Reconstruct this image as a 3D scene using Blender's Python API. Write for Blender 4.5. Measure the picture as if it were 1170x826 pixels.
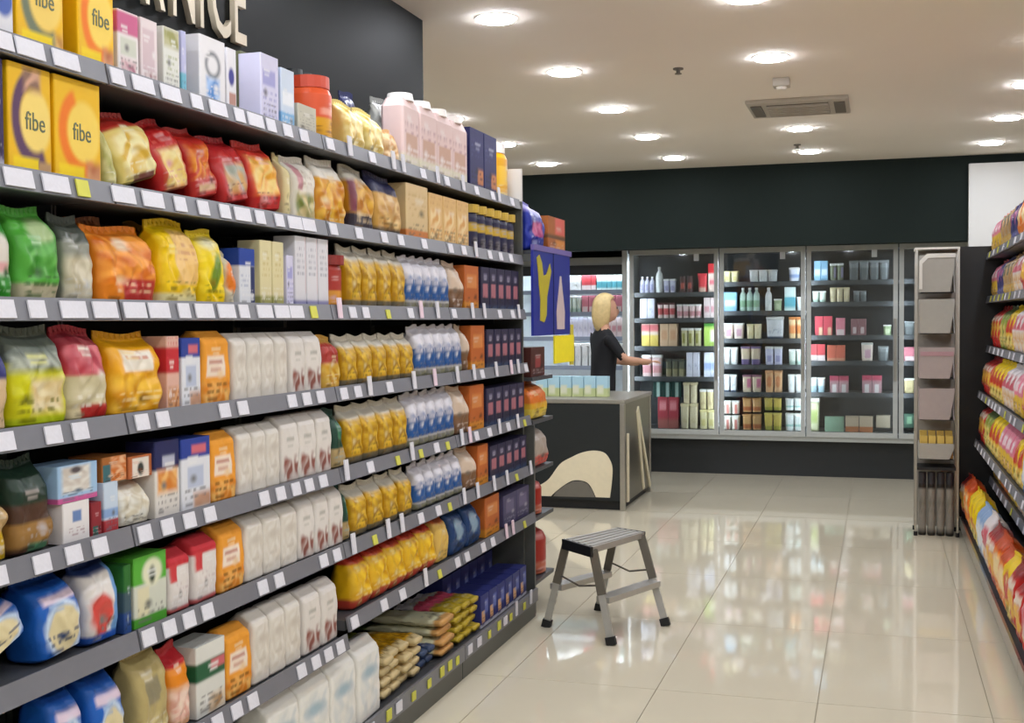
import bpy, bmesh, math, random
import numpy as np
from mathutils import Vector, Matrix

for o in list(bpy.data.objects):
    bpy.data.objects.remove(o)
SC = bpy.context.scene
COL = SC.collection
random.seed(7)
RNG = np.random.default_rng(7)

# ------------------------------------------------------------------ camera
YAW, PITCH, ROLL, EYE = 0.2987, 0.0342, 0.0075, 1.55
cam_d = bpy.data.cameras.new('camera')
cam_d.sensor_width = 36.0
cam_d.lens = 1360.17 / 1170 * 36.0
cam_d.clip_start = 0.05
cam = bpy.data.objects.new('camera', cam_d)
COL.objects.link(cam)
r0 = Vector((math.cos(YAW), math.sin(YAW), 0))
d0 = Vector((-math.sin(YAW), math.cos(YAW), 0))
zz = Vector((0, 0, 1))
fw = d0 * math.cos(PITCH) - zz * math.sin(PITCH)
up = zz * math.cos(PITCH) + d0 * math.sin(PITCH)
rt2 = r0 * math.cos(ROLL) - up * math.sin(ROLL)
up2 = r0 * math.sin(ROLL) + up * math.cos(ROLL)
M = Matrix.Identity(4)
for i in range(3):
    M[i][0], M[i][1], M[i][2] = rt2[i], up2[i], -fw[i]
M[0][3], M[1][3], M[2][3] = 0, 0, EYE
cam.matrix_world = M
SC.camera = cam

# ------------------------------------------------------------------ world, exposure
W = bpy.data.worlds.new('world')
SC.world = W
W.use_nodes = True
W.node_tree.nodes['Background'].inputs[0].default_value = (0.9, 0.88, 0.84, 1)
W.node_tree.nodes['Background'].inputs[1].default_value = 0.25
LAMP = 50.0          # radiance of the round ceiling downlights
SC.view_settings.view_transform = 'Standard'
SC.view_settings.look = 'None'
SC.view_settings.exposure = 1.2
SC.view_settings.gamma = 1.0
SC.view_settings.use_curve_mapping = False
SC.cycles.max_bounces = 9
SC.cycles.diffuse_bounces = 6
SC.cycles.glossy_bounces = 3
SC.cycles.transparent_max_bounces = 12
SC.cycles.caustics_reflective = False
SC.cycles.caustics_refractive = False
SC.cycles.sample_clamp_indirect = 6.0

# ------------------------------------------------------------------ helpers
def lin(h):
    h = h.lstrip('#')
    v = [int(h[i:i + 2], 16) / 255 for i in (0, 2, 4)]
    return [c / 12.92 if c <= 0.04045 else ((c + 0.055) / 1.055) ** 2.4 for c in v]

def mat(name, col, rough=0.5, metal=0.0, spec=0.5, var=0.06, scale=30, bump=0.0, emit=0, coat=0.0):
    m = bpy.data.materials.new(name)
    m.use_nodes = True
    nt = m.node_tree
    b = nt.nodes['Principled BSDF']
    c = lin(col)
    tc = nt.nodes.new('ShaderNodeTexCoord')
    nz = nt.nodes.new('ShaderNodeTexNoise')
    nz.inputs['Scale'].default_value = scale
    nz.inputs['Detail'].default_value = 3
    nt.links.new(tc.outputs['Object'], nz.inputs['Vector'])
    mx = nt.nodes.new('ShaderNodeMix')
    mx.data_type = 'RGBA'
    mx.inputs[6].default_value = [x * (1 - var) for x in c] + [1]
    mx.inputs[7].default_value = [min(1, x * (1 + var)) for x in c] + [1]
    nt.links.new(nz.outputs['Fac'], mx.inputs[0])
    nt.links.new(mx.outputs[2], b.inputs['Base Color'])
    b.inputs['Roughness'].default_value = rough
    b.inputs['Metallic'].default_value = metal
    b.inputs['Specular IOR Level'].default_value = spec
    b.inputs['Coat Weight'].default_value = coat
    if bump:
        bp = nt.nodes.new('ShaderNodeBump')
        bp.inputs['Strength'].default_value = bump
        bp.inputs['Distance'].default_value = 0.004
        nt.links.new(nz.outputs['Fac'], bp.inputs['Height'])
        nt.links.new(bp.outputs['Normal'], b.inputs['Normal'])
    if emit:
        b.inputs['Emission Color'].default_value = c + [1]
        b.inputs['Emission Strength'].default_value = emit
    return m

def print_mat(name, rough, coat=0.0, bump=0.0, scale=40):
    """printed packaging: flat print comes from the colour attribute, fine wear from noise"""
    m = mat(name, '#ffffff', rough, var=0.05, scale=scale, bump=bump, coat=coat, spec=0.3)
    nt = m.node_tree
    b = nt.nodes['Principled BSDF']
    at = nt.nodes.new('ShaderNodeVertexColor')
    at.layer_name = 'print'
    mul = nt.nodes.new('ShaderNodeMix')
    mul.data_type = 'RGBA'
    mul.blend_type = 'MULTIPLY'
    mul.inputs[0].default_value = 1
    src = b.inputs['Base Color'].links[0].from_socket
    nt.links.new(at.outputs['Color'], mul.inputs[6])
    nt.links.new(src, mul.inputs[7])
    nt.links.new(mul.outputs[2], b.inputs['Base Color'])
    return m

PM = {'film': print_mat('printed_film', 0.36, 0.04, 0.35, 35), 'paper': print_mat('printed_paper', 0.75, 0, 0.25, 60),
      'card': print_mat('printed_card', 0.5), 'plastic': print_mat('printed_plastic', 0.35)}

def obj(name, me, parent=None, m=None):
    o = bpy.data.objects.new(name, me)
    COL.objects.link(o)
    if m is not None and me is not None and not me.materials:
        me.materials.append(m)
    if parent is not None:
        o.parent = parent
    return o

def tag(o, label, cat, group=None):
    o['label'] = label
    o['category'] = cat
    if group:
        o['group'] = group
    return o

def thing(name, label, cat, loc=(0, 0, 0), rz=0, group=None):
    o = bpy.data.objects.new(name, None)
    COL.objects.link(o)
    o.empty_display_size = 0.05
    o.location = loc
    o.rotation_euler = (0, 0, rz)
    return tag(o, label, cat, group)

def struct(o, label, cat='structure'):
    o['kind'] = 'structure'
    o['label'] = label
    o['category'] = cat
    return o

class MB:
    """collects boxes, tubes and prisms for one part"""
    def __init__(s):
        s.bm = bmesh.new()
    def box(s, x0, x1, y0, y1, z0, z1, bev=0.0):
        r = bmesh.ops.create_cube(s.bm, size=1)
        vs = r['verts']
        bmesh.ops.scale(s.bm, vec=(abs(x1 - x0), abs(y1 - y0), abs(z1 - z0)), verts=vs)
        bmesh.ops.translate(s.bm, vec=((x0 + x1) / 2, (y0 + y1) / 2, (z0 + z1) / 2), verts=vs)
        if bev:
            es = set()
            for v in vs:
                es.update(v.link_edges)
            bmesh.ops.bevel(s.bm, geom=list(es), offset=bev, segments=2, affect='EDGES', profile=0.5)
        return s
    def cyl(s, p0, p1, ra, rb=None, n=14):
        p0, p1 = Vector(p0), Vector(p1)
        rb = ra if rb is None else rb
        d = p1 - p0
        r = bmesh.ops.create_cone(s.bm, cap_ends=True, segments=n, radius1=ra, radius2=rb, depth=d.length)
        q = d.to_track_quat('Z', 'Y').to_matrix().to_4x4()
        bmesh.ops.transform(s.bm, matrix=Matrix.Translation((p0 + p1) / 2) @ q, verts=r['verts'])
        return s
    def bar(s, p0, p1, w, t, side=(0, 0, 1)):
        """rectangular bar from p0 to p1, w across 'side', t across the third axis"""
        p0, p1 = Vector(p0), Vector(p1)
        d = (p1 - p0).normalized()
        a = Vector(side) - d * d.dot(Vector(side))
        a = a.normalized() if a.length > 1e-6 else d.orthogonal().normalized()
        b = d.cross(a)
        vs = []
        for p in (p0, p1):
            for (i, j) in ((-1, -1), (1, -1), (1, 1), (-1, 1)):
                vs.append(s.bm.verts.new(p + a * (i * w / 2) + b * (j * t / 2)))
        for f in ((0, 1, 2, 3), (7, 6, 5, 4), (0, 4, 5, 1), (1, 5, 6, 2), (2, 6, 7, 3), (3, 7, 4, 0)):
            s.bm.faces.new([vs[i] for i in f])
        return s
    def prism(s, pts, axis, a0, a1):
        """polygon extruded along axis 'x','y' or 'z'; pts are 2D in the other two axes (in order)"""
        def P(p, a):
            return {'x': (a, p[0], p[1]), 'y': (p[0], a, p[1]), 'z': (p[0], p[1], a)}[axis]
        v0 = [s.bm.verts.new(P(p, a0)) for p in pts]
        v1 = [s.bm.verts.new(P(p, a1)) for p in pts]
        s.bm.faces.new(v0)
        s.bm.faces.new(v1[::-1])
        n = len(pts)
        for i in range(n):
            s.bm.faces.new((v0[i], v0[(i + 1) % n], v1[(i + 1) % n], v1[i]))
        return s
    def mesh(s, name, smooth=False):
        bmesh.ops.recalc_face_normals(s.bm, faces=s.bm.faces)
        me = bpy.data.meshes.new(name)
        s.bm.to_mesh(me)
        s.bm.free()
        if smooth:
            me.shade_smooth()
        return me
    def build(s, name, m, parent=None, smooth=False):
        return obj(name, s.mesh(name, smooth), parent, m)

# ------------------------------------------------------------------ materials
MT = dict(
    ceiling=mat('ceiling_paint', '#efe7dd', 0.9, var=0.02, scale=2),
    tile=mat('beige_tile', '#d0c8b2', 0.05, var=0.04, scale=2.2, spec=0.55),
    grout=mat('grout', '#9d9583', 0.9),
    wall_green=mat('dark_green_wall', '#17201d', 0.7, var=0.05, scale=2, spec=0.15),
    wall_grey=mat('dark_grey_panel', '#0e100f', 0.6, var=0.04, scale=3, spec=0.12),
    wall_light=mat('plain_wall', '#efece6', 0.85, var=0.03, scale=2),
    white_board=mat('white_board', '#cfcecb', 0.6, var=0.02, scale=3),
    letter=mat('cream_letter', '#c9bda6', 0.55),
    steel=mat('shelf_steel', '#4a4c50', 0.45, metal=0.2),
    rail=mat('price_rail', '#6f7077', 0.4, var=0.05),
    back=mat('shelf_back', '#1d1e22', 0.7),
    upright=mat('upright', '#5b5d5a', 0.4, metal=0.3),
    kick=mat('kick_plate', '#51534f', 0.4, metal=0.3),
    tag=mat('paper_tag', '#d3d2da', 0.7, var=0.08, scale=120),
    tagy=mat('yellow_tag', '#c8c650', 0.7, var=0.05),
    tagp=mat('pink_tag', '#e2cbd8', 0.7, var=0.05),
    chrome=mat('brushed_steel', '#b9b7b0', 0.28, metal=0.9),
    alu=mat('aluminium', '#b4b3ae', 0.35, metal=0.6),
    frame=mat('fridge_frame', '#b4b8b5', 0.4, metal=0.1),
    fridge_in=mat('fridge_interior', '#3a3d40', 0.5),
    fridge_shelf=mat('fridge_shelf', '#6d7072', 0.4, metal=0.3),
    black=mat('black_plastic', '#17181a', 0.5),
    kickdark=mat('fridge_kick', '#1e2224', 0.5),
    counter=mat('counter_grey', '#25292a', 0.5, spec=0.3),
    counter_side=mat('counter_side', '#6e6a5d', 0.28, metal=0.6),
    counter_top=mat('counter_top', '#8a877d', 0.35),
    cream=mat('cream_emblem', '#e6dcc0', 0.5),
    rubber=mat('rubber', '#141414', 0.8),
    leg_dark=mat('leg_dark', '#6a655b', 0.4, metal=0.5),
    bin=mat('rack_bin', '#a6a39b', 0.5),
    binw=mat('rack_bin_white', '#dcdad2', 0.5),
    binp=mat('rack_bin_rose', '#a89b98', 0.5),
    blue=mat('blue_display', '#16258a', 0.4),
    yellow=mat('yellow_card', '#f2e414', 0.6),
    cooler=mat('cooler_white', '#d5dadd', 0.4),
    led=mat('cooler_led', '#eaf6ff', 0.5, emit=9),
    fillf=mat('fridge_fill_glow', '#e9f2ff', 0.5, emit=16),
    lamp=mat('lamp_diffuser', '#f2f6ff', 0.5, emit=LAMP),
    lampring=mat('lamp_ring', '#e8e4dc', 0.4),
    ac=mat('ac_plastic', '#b6afa4', 0.6),
    acdark=mat('ac_slot', '#6b655c', 0.7),
    skin=mat('skin', '#c99a80', 0.5),
    cloth=mat('black_cloth', '#15161b', 0.85, bump=0.2, scale=60),
    trousers=mat('dark_trousers', '#121316', 0.85),
    shoe=mat('shoe', '#101010', 0.5),
    hair=mat('blonde_hair', '#d9c089', 0.5, var=0.2, scale=40, bump=0.4),
    eye=mat('eye_dark', '#2a2320', 0.3),
    lip=mat('lip', '#a5605a', 0.5),
)
g = bpy.data.materials.new('door_glass')
g.use_nodes = True
nt = g.node_tree
nt.nodes.remove(nt.nodes['Principled BSDF'])
tr = nt.nodes.new('ShaderNodeBsdfTransparent')
tr.inputs[0].default_value = (0.86, 0.89, 0.88, 1)
gl = nt.nodes.new('ShaderNodeBsdfGlossy')
gl.inputs['Roughness'].default_value = 0.03
fr = nt.nodes.new('ShaderNodeFresnel')
fr.inputs[0].default_value = 1.5
ms = nt.nodes.new('ShaderNodeMixShader')
nt.links.new(fr.outputs[0], ms.inputs[0])
nt.links.new(tr.outputs[0], ms.inputs[1])
nt.links.new(gl.outputs[0], ms.inputs[2])
nt.links.new(ms.outputs[0], nt.nodes['Material Output'].inputs[0])
MT['glass'] = g

# ------------------------------------------------------------------ the setting
CEIL = 2.997
TX, TY = 0.656, 1.145
floor = MB().box(-9, 5, -6, 14, -0.06, -0.006).build('floor', MT['grout'])
struct(floor, 'glossy beige tiled supermarket floor', 'floor')
tile_me = MB().box(-TX / 2 + 0.0018, TX / 2 - 0.0018, -TY / 2 + 0.0018, TY / 2 - 0.0018, -0.006, 0.0).mesh('tile')
tile_me.materials.append(MT['tile'])
for i in range(-6, 8):
    for j in range(-5, 9):
        x = -0.23 + TX * (i + 0.5)
        y = 4.90 + TY * (j + 0.5)
        if -4.2 < x < 2.6 and 0.2 < y < 13.6:
            t = obj('tile', tile_me, floor)
            t.location = (x, y, 0)
MB().box(-9, -4.19, -6, 14, -0.006, 0).build('tiled_field', MT['tile'], floor)
MB().box(2.4, 5, -6, 14, -0.006, 0).build('tiled_field', MT['tile'], floor)
MB().box(-4.15, 2.4, -6, 0.31, -0.006, 0).build('tiled_field', MT['tile'], floor)

ceiling = MB().box(-9, 5, -6, 14, CEIL, CEIL + 0.15).build('ceiling', MT['ceiling'])
struct(ceiling, 'pale beige plaster ceiling with round downlights', 'ceiling')
w = MB().box(-9, 5, 13.2, 13.4, 0, CEIL).build('wall_back', MT['wall_green'])
struct(w, 'dark green back wall behind the fridges', 'wall')
bh = MB().box(-9, 5, 11.43, 11.62, 2.235, CEIL).box(-9, 5, 11.62, 13.2, 2.5, 2.54).build('wall_bulkhead', MT['wall_green'])
struct(bh, 'dark green bulkhead running above the fridges', 'wall')
for nm, a in (('wall_left', (-9.2, -9, -6, 14)), ('wall_right', (5, 5.2, -6, 14)), ('wall_front', (-9, 5, -6.2, -6))):
    w = MB().box(*a, 0, CEIL).build(nm, MT['wall_light'])
    struct(w, 'pale side wall of the shop' if nm != 'wall_front' else 'pale wall behind the viewer', 'wall')
hd = MB().box(-2.20, -2.10, -3.0, 5.40, 2.2, CEIL).build('wall_header', MT['wall_grey'])
struct(hd, 'dark grey header panel above the left shelving', 'wall')
wb = MB().box(0.765, 2.9, 11.36, 11.425, 2.12, 2.915).build('white_panel', MT['white_board'])
tag(wb, 'white wall panel high above the right-hand shelves', 'panel')

# lettering on the header
def text_mesh(s, size, ext):
    c = bpy.data.curves.new('txt', 'FONT')
    c.body = s
    c.size = size
    c.extrude = ext
    c.resolution_u = 3
    o = bpy.data.objects.new('txt', c)
    COL.objects.link(o)
    dg = bpy.context.evaluated_depsgraph_get()
    dg.update()
    me = bpy.data.meshes.new_from_object(o.evaluated_get(dg))
    bpy.data.objects.remove(o)
    return me

sign = thing('wall_lettering', 'cream capital letters on dark grey header above left shelves', 'lettering', (-2.098, 1.95, 2.5))
word = 'NAMIRNICE'
adv = {'N': .155, 'A': .15, 'M': .18, 'I': .075, 'R': .145, 'C': .14, 'E': .12}
x = 0.085 + 3.712 - 1.95 - sum(adv[c] for c in word)
for ch in word:
    me = text_mesh(ch, 0.42, 0.012)
    me.transform(Matrix.Rotation(math.pi / 2, 4, 'Z') @ Matrix.Rotation(math.pi / 2, 4, 'X') @ Matrix.Diagonal((0.46, 1, 1, 1)))
    l = obj('letter', me, sign, MT['letter'])
    l.location = (0.006, x - 0.085, 0)
    x += adv[ch]

ORDW = 'first second third fourth fifth sixth seventh eighth ninth tenth eleventh twelfth thirteenth fourteenth fifteenth sixteenth seventeenth eighteenth'.split()
def ORDN(k):
    if k < len(ORDW) and k < 18:
        return ORDW[k]
    return ('twenty-' + ORDW[k - 20]) if k > 19 else ('nineteenth', 'twentieth')[k - 18]
# ------------------------------------------------------------------ ceiling fittings
ring_b = MB()
N = 28
for k in range(N):
    a0, a1 = 2 * math.pi * k / N, 2 * math.pi * (k + 1) / N
    q = [(0.105, 0), (0.103, -0.004), (0.087, -0.004), (0.087, 0)]
    vs = [[ring_b.bm.verts.new((r * math.cos(a), r * math.sin(a), z)) for r, z in q] for a in (a0, a1)]
    for i in range(3):
        ring_b.bm.faces.new((vs[0][i], vs[0][i + 1], vs[1][i + 1], vs[1][i]))
bmesh.ops.remove_doubles(ring_b.bm, verts=ring_b.bm.verts, dist=1e-5)
ring_me = ring_b.mesh('trim_ring')
ring_me.materials.append(MT['lampring'])
dif_me = bpy.data.meshes.new('diffuser')      # slightly proud opal lens
N = 16
pts = [(0.085 * math.cos(2 * math.pi * k / N), 0.085 * math.sin(2 * math.pi * k / N), z) for z in (-0.001, -0.013) for k in range(N)]
dif_me.from_pydata(pts, [], [list(range(N, 2 * N))[::-1]] + [(k, N + k, N + (k + 1) % N, (k + 1) % N)[::-1] for k in range(N)])
dif_me.materials.append(MT['lamp'])
cols = {-4.11: 'far left hidden row', -2.93: 'row beyond the left shelving', -1.752: 'row above the left side of the aisle',
        -0.574: 'row above the middle of the aisle', 0.888: 'row above the right-hand shelves', 2.07: 'row far right'}
for cx, nm in cols.items():
    for k in range(-6, 5):
        if cx == -0.574 and k == 2:
            continue
        if cx < -4 and k % 2:
            continue
        y = 5.473 + 1.294 * k
        l = thing('ceiling_downlight', 'round white downlight, %s from far wall, %s' % (ORDW[4 - k], nm), 'lamp', (cx, y, CEIL), 0, 'ceiling downlights')
        obj('trim_ring', ring_me, l)
        obj('diffuser', dif_me, l)

ac = thing('ceiling_air_conditioner', 'flat beige air-conditioning cassette set in the ceiling', 'air conditioner', (-0.52, 8.35, CEIL))
MB().box(-0.33, 0.33, -0.30, 0.30, -0.025, 0, 0.006).build('frame', MT['ac'], ac)
MB().box(-0.20, 0.20, -0.2, 0.2, -0.03, -0.024).build('grille_backing', MT['acdark'], ac)
for k in range(6):
    MB().box(-0.2, 0.2, -0.19 + k * 0.07, -0.155 + k * 0.07, -0.042, -0.028).build('slat', MT['ac'], ac)
for sx in (-1, 1):
    MB().box(sx * 0.27 - 0.035, sx * 0.27 + 0.035, -0.2, 0.2, -0.034, -0.024).build('air_outlet', MT['acdark'], ac)
sp = thing('smoke_detector', 'small square ceiling box between downlight and air conditioner', 'detector', (-0.563, 7.40, CEIL))
MB().box(-0.05, 0.05, -0.05, 0.05, -0.05, 0, 0.006).build('housing', MT['ac'], sp)
MB().cyl((0, 0, -0.05), (0, 0, -0.066), 0.034, 0.026).build('sensor_head', MT['lampring'], sp)
for (x, y, lb) in ((-1.107, 6.893, 'small dark ceiling sprinkler in the middle of the ceiling'), (-0.649, 10.21, 'tiny dark ceiling sprinkler near the green bulkhead')):
    sp = thing('ceiling_sprinkler', lb, 'sprinkler', (x, y, CEIL))
    MB().cyl((0, 0, 0), (0, 0, -0.008), 0.03).build('rosette', MT['acdark'], sp)
    MB().cyl((0, 0, -0.008), (0, 0, -0.03), 0.012).cyl((0, 0, -0.03), (0, 0, -0.034), 0.02).build('sprinkler_head', MT['acdark'], sp)

# ------------------------------------------------------------------ left shelving
def lipX(z):
    return -1.759 - 0.0446 * (z - 1.5)

LEV = [2.154, 1.865, 1.583, 1.306, 1.032, 0.776]
BAYS = [(1.32, 2.485, 0.47, 'shelving bay nearest the viewer at the left edge'),
        (2.485, 3.654, 0.47, 'shelving bay with the white flour bags'),
        (3.654, 4.81, 0.525, 'shelving bay with amber pasta bags'),
        (4.81, 5.963, 0.525, 'shelving bay at the far end of left row')]
TAGS = {'w': MB().box(-0.002, 0.002, -0.027, 0.027, -0.02, 0.02).mesh('price_tag'),
        'W': MB().box(-0.002, 0.002, -0.045, 0.045, -0.02, 0.02).mesh('price_tag'),
        'y': MB().box(-0.002, 0.002, -0.022, 0.022, -0.02, 0.02).mesh('price_tag'),
        'f': MB().box(-0.0025, 0.0025, -0.015, 0.015, -0.02, 0.05).mesh('price_flag'),
        'p': MB().box(-0.0025, 0.0025, -0.015, 0.015, -0.02, 0.05).mesh('price_flag'),
        'g': MB().box(-0.002, 0.002, -0.018, 0.018, -0.022, 0.012).mesh('price_tag')}
for k, m in (('w', 'tag'), ('W', 'tag'), ('y', 'tagy'), ('f', 'tag'), ('p', 'tagp'), ('g', 'tagy')):
    TAGS[k].materials.append(MT[m])
rr = random.Random(3)
for bi, (y0, y1, z7, lab) in enumerate(BAYS):
    bay = thing('shelving_bay', 'grey metal ' + lab, 'shelving', (-1.95, (y0 + y1) / 2, 0), 0, 'left shelving bays')
    hw = (y1 - y0) / 2 - 0.004
    MB().box(-0.24, -0.22, -hw, hw, 0.0, 2.2).build('back_panel', MT['back'], bay)
    for sgn in (-1, 1):
        MB().box(-0.22, -0.17, sgn * hw - 0.02 * (sgn > 0), sgn * hw + 0.02 * (sgn < 0), 0, 2.195).build('upright', MT['upright'], bay)
    deck = MB().box(-0.22, 0.235, -hw, hw, 0.085, 0.13).build('base_deck', MT['steel'], bay)
    MB().box(0.20, 0.235, -hw, hw, 0.0, 0.085).build('kick_plate', MT['kick'], bay)
    rl = MB().box(0.236, 0.248, -hw, hw, 0.085, 0.15).build('price_rail', MT['rail'], deck)
    for lv, z in enumerate(LEV + [z7]):
        lx = lipX(z) + 1.95
        # plate with a slim folded front and side brackets
        sh = MB().box(-0.22, lx - 0.012, -hw, hw, z - 0.022, z + 0.012).box(-0.17, lx - 0.17, -hw, -hw + 0.006, z - 0.05, z - 0.02) \
            .box(-0.17, lx - 0.17, hw - 0.006, hw, z - 0.05, z - 0.02).build('shelf', MT['steel'], bay)
        pr = MB().bar((lx, -hw, z), (lx, hw, z), 0.052, 0.008, (-0.22, 0, 1)).build('price_rail', MT['rail'], sh)
        # paper tags clipped into the rail
        y = -hw + rr.uniform(0.03, 0.06)
        while y < hw - 0.05:
            if bi < 2:
                dense = lv in (0, 1, 2)
                k = rr.choice('WWWWwwWy' if dense else 'www')
                if bi == 0 and lv == 5:
                    break
                step = rr.uniform(0.093, 0.125) if dense else rr.uniform(0.09, 0.24)
                if bi == 1 and lv >= 3:
                    step = rr.choice((0.09, 0.1, 0.3))
            else:
                k = rr.choice('ffpwgw' if 1 < lv else 'wwwf')
                step = rr.uniform(0.09, 0.26)
            t = obj('price_tag' if k not in 'fp' else 'price_flag', TAGS[k], sh)
            t.location = (lx + 0.0075, y, z)
            t.rotation_euler = (0, -0.217, 0)
            if k in 'fp':
                t.rotation_euler = (0, -0.1, 0)
                t.location.x += 0.004
            y += step
    if bi >= 1:
        y = -hw + 0.05
        while y < hw - 0.05:
            k = rr.choice('wyfwg')
            t = obj('price_tag' if k != 'f' else 'price_flag', TAGS[k], deck)
            t.location = (0.252, y, 0.12)
            y += rr.uniform(0.08, 0.17)
MB().box(-.24, .172, (5.963 - 4.81) / 2 - .003, (5.963 - 4.81) / 2 + .02, 0, 2.17).build('end_panel', MT['upright'], bay)
MB().box(.08, .172, (5.963 - 4.81) / 2 - .003, (5.963 - 4.81) / 2 + .02, 2.17, 2.34).build('corner_sleeve', MT['white_board'], bay)
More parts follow.
